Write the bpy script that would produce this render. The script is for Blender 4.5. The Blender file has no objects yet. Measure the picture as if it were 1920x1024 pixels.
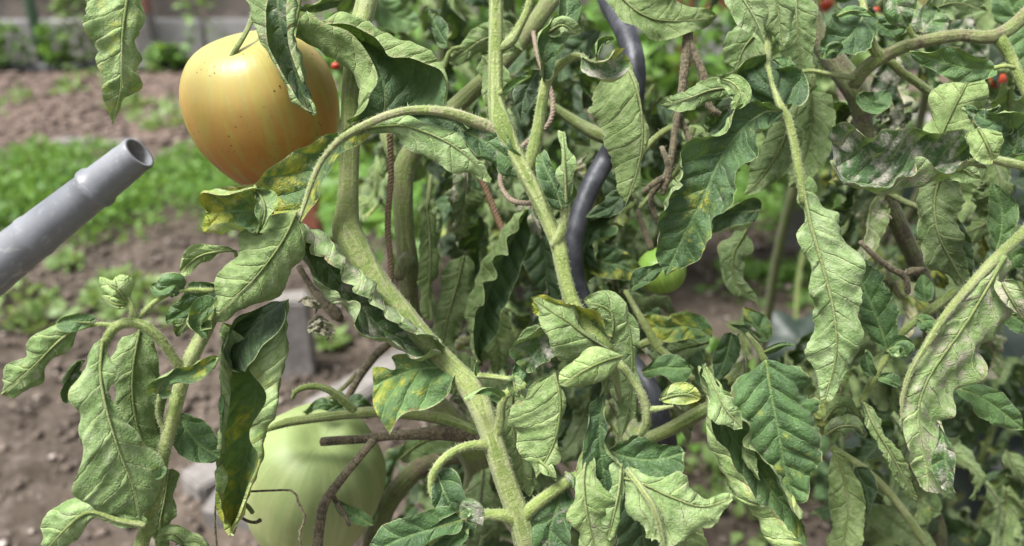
import bpy, math, random
import numpy as np
from mathutils import Vector
R = math.radians
random.seed(7)
rng = np.random.default_rng(7)
scene = bpy.context.scene
C = scene.collection

# ---------------------------------------------------------------- camera, sky, sun, exposure
FPX = 1507.0                      # focal length in pixels of the 1920 px wide photograph
PITCH = R(25.0)
CAM = np.array([0.0, 0.0, 1.0])
FWD = np.array([0.0, math.cos(PITCH), -math.sin(PITCH)])
UP = np.array([0.0, math.sin(PITCH), math.cos(PITCH)])
RT = np.array([1.0, 0.0, 0.0])
cd = bpy.data.cameras.new('camera')
cam = bpy.data.objects.new('camera', cd)
C.objects.link(cam)
cam.location = CAM
cam.rotation_euler = (R(90) - PITCH, 0, 0)
cd.sensor_width = 36.0
cd.lens = 36.0 * FPX / 1920.0
cd.clip_start = 0.02
cd.clip_end = 400
cd.dof.use_dof = True
cd.dof.focus_distance = 0.43
cd.dof.aperture_fstop = 5.6
scene.camera = cam
scene.render.resolution_x = 1024
scene.render.resolution_y = 546

world = bpy.data.worlds.new('World')
scene.world = world
world.use_nodes = True
wn = world.node_tree
bgn = wn.nodes['Background']
sky = wn.nodes.new('ShaderNodeTexSky')
sky.sky_type = 'NISHITA'
sky.sun_disc = False
SUN_EL, SUN_ROT = R(66), R(-115)
sky.sun_elevation = SUN_EL
sky.sun_rotation = SUN_ROT
sky.dust_density = 4.0
hs = wn.nodes.new('ShaderNodeHueSaturation')
hs.inputs['Saturation'].default_value = 0.22
wn.links.new(sky.outputs[0], hs.inputs['Color'])
wn.links.new(hs.outputs[0], bgn.inputs['Color'])
bgn.inputs['Strength'].default_value = 0.105
sl = bpy.data.lights.new('sun', 'SUN')
sl.energy = 3.9
sl.angle = R(24)
sl.color = (1.0, 0.965, 0.91)
sun = bpy.data.objects.new('sun', sl)
C.objects.link(sun)
sd = Vector((math.sin(SUN_ROT) * math.cos(SUN_EL), math.cos(SUN_ROT) * math.cos(SUN_EL), math.sin(SUN_EL)))
sun.rotation_euler = sd.to_track_quat('Z', 'Y').to_euler()
scene.view_settings.view_transform = 'Standard'
scene.view_settings.look = 'None'
scene.view_settings.exposure = 1.05
scene.view_settings.gamma = 1.0


def at(x, y, D):
    """the point of the place that lies D metres deep along the view axis, behind photo pixel (x, y)"""
    return CAM + D * (FWD + RT * ((x - 960) / FPX) + UP * ((512 - y) / FPX))


def ground(x, y, z=0.0):
    d = FWD + RT * ((x - 960) / FPX) + UP * ((512 - y) / FPX)
    return CAM + d * ((z - CAM[2]) / d[2])


# ---------------------------------------------------------------- objects
def new_mesh(name, V, F, smooth=True, uvs=None):
    me = bpy.data.meshes.new(name)
    V = np.asarray(V, dtype=np.float32)
    if isinstance(F, np.ndarray):
        n, k = F.shape
        me.vertices.add(len(V)); me.vertices.foreach_set('co', V.ravel())
        me.loops.add(n * k); me.loops.foreach_set('vertex_index', F.ravel().astype(np.int32))
        me.polygons.add(n); me.polygons.foreach_set('loop_start', (np.arange(n) * k).astype(np.int32))
        me.update(calc_edges=True)
    else:
        me.from_pydata([tuple(map(float, v)) for v in V], [], F)
        me.update()
    if smooth:
        me.polygons.foreach_set('use_smooth', np.ones(len(me.polygons), dtype=bool))
    if uvs:
        li = np.empty(len(me.loops), dtype=np.int32); me.loops.foreach_get('vertex_index', li)
        for nm, arr in uvs.items():
            l = me.uv_layers.new(name=nm)
            l.data.foreach_set('uv', np.asarray(arr, dtype=np.float32)[li].ravel())
    return me


def put(name, me, mat, parent=None, color=None):
    o = bpy.data.objects.new(name, me)
    if mat is not None and not me.materials:
        me.materials.append(mat)
    C.objects.link(o)
    if parent is not None:
        o.parent = parent
        o.matrix_parent_inverse = parent_world(parent).inverted()
    if color is not None:
        o.color = (*color, 1.0)
    return o


def parent_world(p):
    from mathutils import Matrix
    m = Matrix.Translation(p.location) @ p.rotation_euler.to_matrix().to_4x4()
    if p.parent:
        m = parent_world(p.parent) @ p.matrix_parent_inverse @ m
    return m


def tag(o, label=None, cat=None, group=None, kind=None):
    if label: o['label'] = label
    if cat: o['category'] = cat
    if group: o['group'] = group
    if kind: o['kind'] = kind
    return o


def thing(name, label, cat, loc=(0, 0, 0), group=None):
    o = bpy.data.objects.new(name, None)
    o.empty_display_size = 0.02
    C.objects.link(o)
    o.location = Vector([float(c) for c in loc])
    return tag(o, label, cat, group)


# ---------------------------------------------------------------- node helpers
class NT:
    def __init__(s, name):
        s.m = bpy.data.materials.new(name); s.m.use_nodes = True
        s.t = s.m.node_tree; s.b = s.t.nodes['Principled BSDF']; s.out = s.t.nodes['Material Output']
    def n(s, typ, **kw):
        nd = s.t.nodes.new(typ)
        for k, v in kw.items(): setattr(nd, k, v)
        return nd
    def L(s, a, b): s.t.links.new(a, b)
    def set(s, sock, v):
        if v is None: return
        if hasattr(v, 'is_linked') or hasattr(v, 'node'): s.L(v, sock)
        else:
            if isinstance(v, tuple) and len(v) == 3 and sock.type == 'RGBA': v = (*v, 1)
            sock.default_value = v
    def math(s, op, a, b=None, c=None, clamp=False):
        nd = s.n('ShaderNodeMath', operation=op, use_clamp=clamp)
        for i, v in enumerate((a, b, c)):
            if v is not None: s.set(nd.inputs[i], v)
        return nd.outputs[0]
    def sstep(s, x, lo, hi):
        nd = s.n('ShaderNodeMapRange', interpolation_type='SMOOTHSTEP')
        s.set(nd.inputs['Value'], x); s.set(nd.inputs['From Min'], lo); s.set(nd.inputs['From Max'], hi)
        nd.inputs['To Min'].default_value = 0; nd.inputs['To Max'].default_value = 1
        return nd.outputs['Result']
    def remap(s, x, lo, hi, a, b):
        nd = s.n('ShaderNodeMapRange')
        s.set(nd.inputs['Value'], x)
        for k, v in (('From Min', lo), ('From Max', hi), ('To Min', a), ('To Max', b)): nd.inputs[k].default_value = v
        return nd.outputs['Result']
    def mix(s, f, a, b, blend='MIX'):
        nd = s.n('ShaderNodeMix', data_type='RGBA', blend_type=blend)
        s.set(nd.inputs[0], f); s.set(nd.inputs[6], a); s.set(nd.inputs[7], b)
        return nd.outputs[2]
    def noise(s, vec, scale, detail=3, rough=.55):
        nd = s.n('ShaderNodeTexNoise'); s.L(vec, nd.inputs['Vector'])
        nd.inputs['Scale'].default_value = scale; nd.inputs['Detail'].default_value = detail
        nd.inputs['Roughness'].default_value = rough
        return nd.outputs['Fac']
    def vor(s, vec, scale, feature='F1', out='Distance', rnd=1.0):
        nd = s.n('ShaderNodeTexVoronoi', feature=feature); s.L(vec, nd.inputs['Vector'])
        nd.inputs['Scale'].default_value = scale; nd.inputs['Randomness'].default_value = rnd
        return nd.outputs[out]
    def objvec(s):
        return s.n('ShaderNodeTexCoord').outputs['Object']
    def rnd_offset(s, vec, k=40.0):
        oi = s.n('ShaderNodeObjectInfo')
        m = s.math('MULTIPLY', oi.outputs['Random'], k)
        va = s.n('ShaderNodeVectorMath', operation='ADD'); s.L(vec, va.inputs[0])
        cx = s.n('ShaderNodeCombineXYZ'); s.L(m, cx.inputs[0]); s.L(m, cx.inputs[1]); s.L(m, cx.inputs[2])
        s.L(cx.outputs[0], va.inputs[1])
        return va.outputs[0], oi
    def bump(s, h, dist, strength=1.0, normal=None):
        nd = s.n('ShaderNodeBump'); s.L(h, nd.inputs['Height'])
        nd.inputs['Distance'].default_value = dist; s.set(nd.inputs['Strength'], strength)
        if normal is not None: s.L(normal, nd.inputs['Normal'])
        return nd.outputs[0]
    def fin(s, col, rough=.6, normal=None, **kw):
        s.set(s.b.inputs['Base Color'], col); s.set(s.b.inputs['Roughness'], rough)
        if normal is not None: s.L(normal, s.b.inputs['Normal'])
        for k, v in kw.items(): s.set(s.b.inputs[k.replace('_', ' ')], v)
        return s.m


PERIOD = 1.15   # cm between lateral veins
SLANT = 0.85


def leaf_material():
    s = NT('tomato_leaf_surface')
    uv = s.n('ShaderNodeUVMap', uv_map='cm').outputs[0]
    un = s.n('ShaderNodeUVMap', uv_map='nrm').outputs[0]
    sx = s.n('ShaderNodeSeparateXYZ'); s.L(uv, sx.inputs[0])
    sn = s.n('ShaderNodeSeparateXYZ'); s.L(un, sn.inputs[0])
    U, V = sx.outputs[0], sx.outputs[1]
    uvr, oi = s.rnd_offset(uv)
    oc = s.n('ShaderNodeSeparateColor'); s.L(oi.outputs['Color'], oc.inputs[0])
    pY, pB, pL = oc.outputs[0], oc.outputs[1], oc.outputs[2]
    wob = s.math('MULTIPLY', s.math('SUBTRACT', s.noise(uvr, .8, 2), .5), .6)
    av = s.math('ABSOLUTE', V)
    side = s.math('MULTIPLY', s.math('SIGN', V), .25 * PERIOD)
    x = s.math('ADD', s.math('ADD', s.math('SUBTRACT', U, s.math('MULTIPLY', av, SLANT)), side), wob)
    f = s.math('PINGPONG', s.math('ADD', x, 100 * PERIOD), PERIOD / 2)       # 0 on a vein
    lat = s.math('SUBTRACT', 1, s.sstep(f, .010, .075))
    mid = s.math('SUBTRACT', 1, s.sstep(av, .03, .12))
    veins = s.math('MAXIMUM', lat, mid)
    nw = s.n('ShaderNodeTexNoise'); s.L(uvr, nw.inputs['Vector']); nw.inputs['Scale'].default_value = 3.0; nw.inputs['Detail'].default_value = 3
    vs = s.n('ShaderNodeVectorMath', operation='SCALE'); s.L(nw.outputs['Color'], vs.inputs[0]); vs.inputs['Scale'].default_value = .45
    va = s.n('ShaderNodeVectorMath', operation='ADD'); s.L(uvr, va.inputs[0]); s.L(vs.outputs[0], va.inputs[1])
    uvw = va.outputs[0]
    net = s.vor(uvw, 3.0, 'DISTANCE_TO_EDGE')
    netm = s.math('SUBTRACT', 1, s.sstep(net, .0, .14))
    net2 = s.vor(uvw, 7.0, 'DISTANCE_TO_EDGE')
    big = s.noise(uvr, .55, 3, .6)
    med = s.noise(uvr, 2.2, 4, .65)
    fine = s.noise(uvr, 11, 3, .7)
    back = s.n('ShaderNodeNewGeometry').outputs['Backfacing']
    # upper face
    top = s.mix(s.sstep(big, .35, .65), (.018, .048, .016), (.044, .096, .028))
    top = s.mix(s.math('MULTIPLY', s.sstep(s.noise(uvr, .9, 4, .65), .48, .74), .6), top, (.062, .118, .045))
    top = s.mix(s.math('MULTIPLY', s.sstep(fine, .54, .72), .35), top, (.17, .21, .16))
    top = s.mix(s.math('MULTIPLY', netm, .10), top, (.07, .13, .045))
    top = s.mix(s.math('MULTIPLY', veins, .45), top, (.12, .19, .065))
    # under face
    und = s.mix(s.sstep(big, .32, .68), (.112, .180, .062), (.212, .292, .130))
    und = s.mix(s.math('MULTIPLY', s.sstep(med, .48, .72), .45), und, (.30, .34, .24))
    und = s.mix(s.math('MULTIPLY', s.sstep(fine, .50, .75), .2), und, (.36, .41, .28))
    und = s.mix(s.math('MULTIPLY', netm, .10), und, (.16, .24, .09))
    und = s.mix(s.math('MULTIPLY', s.sstep(med, .48, .28), .5), und, (.080, .120, .045))  # pits of the relief darkened: occlusion painted into the colour
    und = s.mix(s.math('MULTIPLY', veins, .60), und, (.285, .355, .155))
    hue = s.n('ShaderNodeVectorMath', operation='MULTIPLY'); s.L(und, hue.inputs[0]); hue.inputs[1].default_value = (1.02, 1.0, .78)
    und = s.mix(s.math('MULTIPLY', oi.outputs['Random'], .7), und, hue.outputs[0])
    # lightness of this very leaf (paler, older leaves; back foliage darkened as painted shade)
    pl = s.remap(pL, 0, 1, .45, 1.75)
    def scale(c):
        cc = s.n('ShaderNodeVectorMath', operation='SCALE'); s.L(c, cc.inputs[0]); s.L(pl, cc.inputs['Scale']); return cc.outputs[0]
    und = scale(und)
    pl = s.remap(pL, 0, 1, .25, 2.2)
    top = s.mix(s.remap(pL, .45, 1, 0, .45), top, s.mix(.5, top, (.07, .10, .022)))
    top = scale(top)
    # chlorosis patches, stronger towards the tip
    tipb = s.math('MULTIPLY', s.math('POWER', sn.outputs[0], 3.0), .16)
    yv = s.math('ADD', s.math('ADD', s.math('SUBTRACT', s.noise(uvr, .85, 5, .68), s.math('MULTIPLY', veins, .09)), s.math('MULTIPLY', pY, .30)), s.math('MULTIPLY', tipb, s.math('MULTIPLY', pY, 2)))
    ym = s.math('MULTIPLY', s.math('MULTIPLY', s.sstep(yv, .70, .88), .85), s.math('GREATER_THAN', pY, .01))
    top = s.mix(ym, top, s.mix(s.sstep(med, .4, .65), (.20, .27, .028), (.40, .37, .045)))
    und = s.mix(s.math('MULTIPLY', ym, .8), und, s.mix(s.sstep(med, .4, .65), (.28, .36, .07), (.44, .42, .10)))
    # dry, lilac-brown dusty patches
    dv = s.math('ADD', s.noise(uvr, 1.3, 5, .7), s.math('MULTIPLY', pB, .36))
    dm = s.math('MULTIPLY', s.sstep(dv, .66, .84), s.math('GREATER_THAN', pB, .01))
    top = s.mix(s.math('MULTIPLY', dm, s.remap(fine, .3, .7, .35, .95)), top, (.42, .38, .34))
    und = s.mix(s.math('MULTIPLY', dm, .75), und, (.37, .33, .27))
    edge = s.sstep(s.math('ADD', s.math('ABSOLUTE', sn.outputs[1]), s.math('MULTIPLY', s.math('SUBTRACT', s.noise(uvr, 1.6, 4, .7), .5), .9)), .98, 1.08)
    edge = s.math('MULTIPLY', edge, s.sstep(pB, .04, .2))
    top = s.mix(s.math('MULTIPLY', edge, .85), top, (.20, .125, .060)); und = s.mix(s.math('MULTIPLY', edge, .75), und, (.24, .155, .085))
    # small dark specks
    sp = s.vor(uvr, 1.7)
    spm = s.math('SUBTRACT', 1, s.sstep(sp, .035, .06))
    # pale rolled rim
    rim = s.sstep(s.math('ABSOLUTE', sn.outputs[1]), .955, .99)
    top = s.mix(s.math('MULTIPLY', rim, .8), top, (.30, .36, .17)); und = s.mix(s.math('MULTIPLY', rim, .45), und, (.34, .39, .20))
    top = s.mix(s.math('MULTIPLY', spm, .6), top, (.03, .03, .02)); und = s.mix(s.math('MULTIPLY', spm, .75), und, (.05, .05, .03))
    col = s.mix(back, top, und)
    # relief: veins stand proud below and are sunk above
    swell = s.math('MAXIMUM', s.math('SUBTRACT', 1, s.sstep(f, 0, .36)), s.math('SUBTRACT', 1, s.sstep(av, 0, .34)))
    vr = s.math('ADD', s.math('MULTIPLY', veins, .17), s.math('MULTIPLY', swell, .38))
    h = s.math('ADD', s.math('MULTIPLY', vr, s.math('SUBTRACT', s.math('MULTIPLY', back, 2.5), 1.0)), s.math('ADD', s.math('MULTIPLY', netm, -.08), s.math('MULTIPLY', s.math('ADD', fine, s.math('MULTIPLY', s.sstep(net2, 0, .2), .3)), .22)))
    h = s.math('ADD', h, s.math('MULTIPLY', med, .65))
    nrm = s.bump(h, .0019, 1.0)
    s.set(s.b.inputs['Base Color'], col)
    rough = s.math('ADD', s.math('MULTIPLY', back, .22), s.remap(med, .3, .7, .34, .50))
    s.set(s.b.inputs['Roughness'], rough)
    s.set(s.b.inputs['Specular IOR Level'], s.math('SUBTRACT', .42, s.math('MULTIPLY', back, .22)))
    s.set(s.b.inputs['Sheen Weight'], .09)
    s.b.inputs['Sheen Roughness'].default_value = .45
    s.L(nrm, s.b.inputs['Normal'])
    tr = s.n('ShaderNodeBsdfTranslucent')
    trc = s.mix(ym, s.mix(veins, (.17, .30, .035), (.11, .20, .03)), (.42, .42, .04))
    s.L(trc, tr.inputs['Color']); s.L(nrm, tr.inputs['Normal'])
    ms = s.n('ShaderNodeMixShader'); ms.inputs[0].default_value = .15
    s.L(s.b.outputs[0], ms.inputs[1]); s.L(tr.outputs[0], ms.inputs[2]); s.L(ms.outputs[0], s.out.inputs['Surface'])
    return s.m


def stem_material():
    """object colour: red = brown/dry, green = purple-grey flush, blue = lightness"""
    s = NT('tomato_stem_surface')
    uv = s.n('ShaderNodeUVMap', uv_map='cm').outputs[0]
    uvr, oi = s.rnd_offset(uv)
    oc = s.n('ShaderNodeSeparateColor'); s.L(oi.outputs['Color'], oc.inputs[0])
    big = s.noise(uvr, .8, 3); med = s.noise(uvr, 5, 4, .7); fine = s.noise(uvr, 8.5, 3, .8)
    st = s.n('ShaderNodeMapping'); s.L(uvr, st.inputs[0]); st.inputs['Scale'].default_value = (.25, 5, 1)
    streak = s.noise(st.outputs[0], 1.0, 3)
    col = s.mix(s.sstep(big, .3, .7), (.105, .160, .030), (.190, .240, .068))
    col = s.mix(s.math('MULTIPLY', s.sstep(streak, .48, .62), .55), col, (.32, .36, .18))
    col = s.mix(s.math('MULTIPLY', s.sstep(fine, .53, .66), .45), col, (.40, .43, .22))
    col = s.mix(s.math('MULTIPLY', s.sstep(fine, .47, .34), .45), col, (.075, .105, .025))
    col = s.mix(s.math('MULTIPLY', s.sstep(med, .56, .68), .5), col, (.085, .10, .03))
    lil = s.math('MULTIPLY', s.math('MULTIPLY', s.sstep(s.math('ADD', s.noise(uvr, 1.5, 4, .7), s.math('MULTIPLY', oc.outputs[1], .15)), .50, .78), .6), oc.outputs[1])
    col = s.mix(lil, col, (.30, .25, .19))
    brn = s.mix(s.sstep(med, .4, .62), (.055, .045, .026), (.165, .138, .082))
    brn = s.mix(s.math('MULTIPLY', s.sstep(fine, .55, .75), .4), brn, (.30, .26, .18))
    bm = s.math('MULTIPLY', s.sstep(s.math('ADD', big, s.math('MULTIPLY', oc.outputs[0], 1.1)), .75, 1.25), 1.0, clamp=True)
    col = s.mix(bm, col, brn)
    sc = s.n('ShaderNodeVectorMath', operation='SCALE'); s.L(col, sc.inputs[0]); s.L(s.remap(oc.outputs[2], 0, 1, .35, 1.65), sc.inputs['Scale'])
    h = s.math('ADD', s.math('MULTIPLY', fine, .5), s.math('ADD', med, s.math('MULTIPLY', streak, .8)))
    nrm = s.bump(h, .0009, 1.0)
    return s.fin(sc.outputs[0], .62, nrm, Sheen_Weight=.15, Specular_IOR_Level=.25)


def noise_mat(name, c1, c2, scale, rough=.8, bumpd=.002, c3=None, detail=6, sc2=None):
    s = NT(name)
    v = s.objvec()
    a = s.noise(v, scale, detail, .65); b = s.noise(v, (sc2 or scale * 7), 4, .7)
    col = s.mix(s.sstep(a, .38, .62), c1, c2)
    col = s.mix(s.math('MULTIPLY', s.sstep(b, .45, .7), .5), col, c3 or tuple(x * 1.5 for x in c2))
    return s.fin(col, rough, s.bump(s.math('ADD', a, s.math('MULTIPLY', b, .6)), bumpd))


LEAF = leaf_material()
STEM = stem_material()
s_ = NT('hair_surface'); HAIR = s_.fin((.42, .46, .28), .6, Specular_IOR_Level=.3)


# ---------------------------------------------------------------- curves
def catmull(P, n, per=None):
    """resample control points P (k, d) to n + 1 points, even in arc length"""
    P = np.asarray(P, dtype=float)
    if len(P) == 2:
        t = np.linspace(0, 1, n + 1)[:, None]
        return P[0] * (1 - t) + P[1] * t
    Q = np.vstack([2 * P[0] - P[1], P, 2 * P[-1] - P[-2]])
    out = []
    m = 16
    for i in range(1, len(Q) - 2):
        p0, p1, p2, p3 = Q[i - 1:i + 3]
        t = np.linspace(0, 1, m, endpoint=False)[:, None]
        out.append(.5 * ((2 * p1) + (-p0 + p2) * t + (2 * p0 - 5 * p1 + 4 * p2 - p3) * t ** 2 + (-p0 + 3 * p1 - 3 * p2 + p3) * t ** 3))
    out.append(Q[-2][None])
    X = np.vstack(out)
    k = 3 if X.shape[1] >= 3 else X.shape[1]
    s = np.concatenate([[0], np.cumsum(np.linalg.norm(np.diff(X[:, :k], axis=0), axis=1))])
    t = np.linspace(0, s[-1], n + 1)
    return np.stack([np.interp(t, s, X[:, j]) for j in range(X.shape[1])], axis=1)


def lin(v, u):
    """value list v spread evenly over u in 0..1 (smooth)"""
    if np.isscalar(v): return np.full(len(u), float(v))
    v = np.asarray(v, float)
    k = np.linspace(0, 1, len(v))
    if len(v) < 3: return np.interp(u, k, v)
    c = catmull(np.stack([k, v], 1), 200)
    return np.interp(u, c[:, 0], c[:, 1])


def frames(P):
    T = np.gradient(P, axis=0); T /= np.linalg.norm(T, axis=1)[:, None] + 1e-12
    N = np.zeros_like(P)
    a = np.array([0, -1, 0.3]); a = a - T[0] * a.dot(T[0]); N[0] = a / np.linalg.norm(a)
    for i in range(1, len(P)):
        v = N[i - 1] - T[i] * N[i - 1].dot(T[i]); N[i] = v / (np.linalg.norm(v) + 1e-12)
    return T, N, np.cross(T, N)


def tube_mesh(name, P, rad, seg=14, ridge=.06, rough=.05, cap=True, seed=0):
    P = np.asarray(P, float); n = len(P)
    T, N, B = frames(P)
    r_ = np.random.default_rng(seed + n)
    ang = np.linspace(0, 2 * np.pi, seg, endpoint=False)
    ph = r_.uniform(0, 6.28, 3)
    s = np.concatenate([[0], np.cumsum(np.linalg.norm(np.diff(P, axis=0), axis=1))])
    rr = rad[:, None] * (1 + ridge * np.cos(5 * ang[None] + ph[0]) + rough * (.5 * np.sin(s[:, None] * 160 + ang[None] + ph[1]) + .5 * np.sin(s[:, None] * 57 + ph[2] + 2 * ang[None])))
    V = P[:, None] + rr[..., None] * (np.cos(ang)[None, :, None] * N[:, None] + np.sin(ang)[None, :, None] * B[:, None])
    V = V.reshape(-1, 3)
    i = np.arange(n - 1)[:, None] * seg; j = np.arange(seg)[None]; j2 = (j + 1) % seg
    F = np.stack([i + j, i + j2, i + seg + j2, i + seg + j], -1).reshape(-1, 4)
    uv = np.stack([np.repeat(s * 100, seg), np.tile(np.abs(ang - np.pi), n) * np.repeat(rad * 100, seg)], 1)
    if cap:
        V = np.vstack([V, P[0] - T[0] * rad[0] * .45, P[-1] + T[-1] * rad[-1] * .6])
        a, b = n * seg, n * seg + 1
        jj = np.arange(seg); j2 = (jj + 1) % seg
        F = np.vstack([F, np.stack([jj, np.full(seg, a), j2, j2], 1)[:, [0, 1, 2, 2]] * 1, np.stack([(n - 1) * seg + jj, (n - 1) * seg + j2, np.full(seg, b), np.full(seg, b)], 1)])
        uv = np.vstack([uv, [0, 0], [s[-1] * 100, 0]])
    tri = F[:, 2] == F[:, 3]
    FL = F[~tri].tolist() + F[tri][:, :3].tolist()
    return new_mesh(name, V, FL, True, {'cm': uv})


def tube_px(name, pts, D, parent, color=(0, 0, .5), hair=0, mat=None, seg=14, ridge=.05, rough=.04, step=.004, extra=None, ends=True, thin=.86):
    """pts: (x, y, radius in photo pixels[, cm further away]) at depth D metres"""
    P = []
    for p in pts:
        d = D + (p[3] / 100 if len(p) > 3 else 0)
        P.append([*at(p[0], p[1], d), thin * p[2] * d / FPX])
    if extra: P += [list(e) for e in extra]
    P = np.array(P)
    Ln = np.linalg.norm(np.diff(P[:, :3], axis=0), axis=1).sum()
    Q = catmull(P, max(6, int(Ln / step)))
    rad = np.maximum(Q[:, 3], .0003)
    me = tube_mesh(name, Q[:, :3], rad, seg, ridge, rough, ends, seed=len(bpy.data.meshes))
    o = put(name, me, mat or STEM, parent, color)
    if hair: hairs(o, Q[:, :3], rad, hair, parent_for=o)
    return o


def hairs(o, P, rad, dens, parent_for, lmin=.0005, lmax=.0015):
    T, N, B = frames(P)
    s = np.concatenate([[0], np.cumsum(np.linalg.norm(np.diff(P, axis=0), axis=1))])
    n = int(s[-1] * 100 * dens * .7)
    if n < 2: return
    t = rng.uniform(0, s[-1], n); a = rng.uniform(0, 2 * np.pi, n)
    def ip(A): return np.stack([np.interp(t, s, A[:, k]) for k in range(3)], 1)
    p, nn, bb, tt = ip(P), ip(N), ip(B), ip(T)
    r = np.interp(t, s, rad)
    d = np.cos(a)[:, None] * nn + np.sin(a)[:, None] * bb
    base = p + d * (r * .97)[:, None]
    dirv = d + rng.normal(0, .28, (n, 3)); dirv /= np.linalg.norm(dirv, axis=1)[:, None]
    L = rng.uniform(lmin, lmax, n) * np.where(rng.random(n) < .12, 1.8, 1)
    w = .00009
    side = np.cross(dirv, tt); side /= np.linalg.norm(side, axis=1)[:, None] + 1e-9
    s2 = np.cross(dirv, side)
    V = np.stack([base + side * w, base - side * w * .5 + s2 * w, base - side * w * .5 - s2 * w, base + dirv * L[:, None]], 1).reshape(-1, 3)
    k = np.arange(n)[:, None] * 4
    F = np.concatenate([k + np.array([0, 1, 3]), k + np.array([1, 2, 3]), k + np.array([2, 0, 3])])
    me = new_mesh('stem_hairs', V, F, False)
    h = put('stem_hairs', me, HAIR, parent_for); h['kind'] = 'stuff'


# ---------------------------------------------------------------- leaves
def leaf_profile(u):
    f = (u ** .5) * ((1 - u) ** .8)
    return f / .45


def finish_leaf(P, s_cm, v_cm, vn, um, face, parent, color, name, label, vis, pucker, seed, midr, spine):
    """P (nu, nv, 3) grid, s_cm (nu), v_cm (nu, nv)"""
    nu, nv = P.shape[:2]
    r_ = np.random.default_rng(seed)
    # normals
    du = np.gradient(P, axis=0); dv = np.gradient(P, axis=1)
    nn = np.cross(du, dv); nn /= np.linalg.norm(nn, axis=2)[..., None] + 1e-9
    x = s_cm[:, None] + .10 * np.sin(s_cm[:, None] * 2.3 + seed) - SLANT * np.abs(v_cm) + .25 * PERIOD * np.sign(v_cm)
    ph = np.abs(np.sin(np.pi * x / PERIOD)) ** .8
    env = np.minimum(1, np.abs(v_cm) / .35) * np.clip((1 - np.abs(vn)) * 5, 0.25, 1)
    pucker = pucker * 1.55
    h = pucker * (ph - .4) * env
    w1, w2, w3 = r_.uniform(0, 6.28, 3)
    h = h + 1.9 * pucker * np.sin(s_cm[:, None] * 1.5 + v_cm * 1.1 + w1) * np.sin(v_cm * 1.9 - s_cm[:, None] * .6 + w2) * np.abs(vn)
    # margin ripple
    h = h + 1.6 * pucker * np.sin(s_cm[:, None] * 2.7 + w3 + vn * 2 + 1.2 * np.sin(s_cm[:, None] * 1.1 + w1)) * np.clip(np.abs(vn) - .55, 0, 1) ** 1.5 * 2.2
    sgn = 1.0
    P = P + nn * (h * .01 * sgn)[..., None] * (1 if face > 0 else -1)
    i = np.arange(nu - 1)[:, None] * nv; j = np.arange(nv - 1)[None]
    q = np.stack([i + j, i + nv + j, i + nv + j + 1, i + j + 1], -1).reshape(-1, 4)   # normal = cross(du, dv)
    if face < 0: q = q[:, ::-1]
    uvc = np.stack([np.repeat(s_cm, nv), v_cm.ravel()], 1)
    uvn = np.stack([np.repeat(um, nv), vn.ravel()], 1)
    me = new_mesh(name, P.reshape(-1, 3), np.ascontiguousarray(q), True, {'cm': uvc, 'nrm': uvn})
    o = put(name, me, LEAF, parent, color)
    if label: o['label'] = label
    if midr > 0:
        mo = -1 if face > 0 else 1
        jm = int(np.argmin(np.abs(vn[0])))
        sp = P[:, jm] + nn[:, jm] * (mo * midr * .55)
        rad = midr * .72 * np.linspace(1, .15, nu)
        st = max(1, nu // 40)
        sp = np.vstack([sp[::st], sp[-1:]]) if (nu - 1) % st else sp[::st]
        rad = np.interp(np.linspace(0, 1, len(sp)), np.linspace(0, 1, nu), rad)
        m2 = tube_mesh('midrib', sp, rad, 7, 0, .0, True)
        put('midrib', m2, STEM, o, (0, 0, .20 + .40 * color[2]))
    return o


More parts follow.
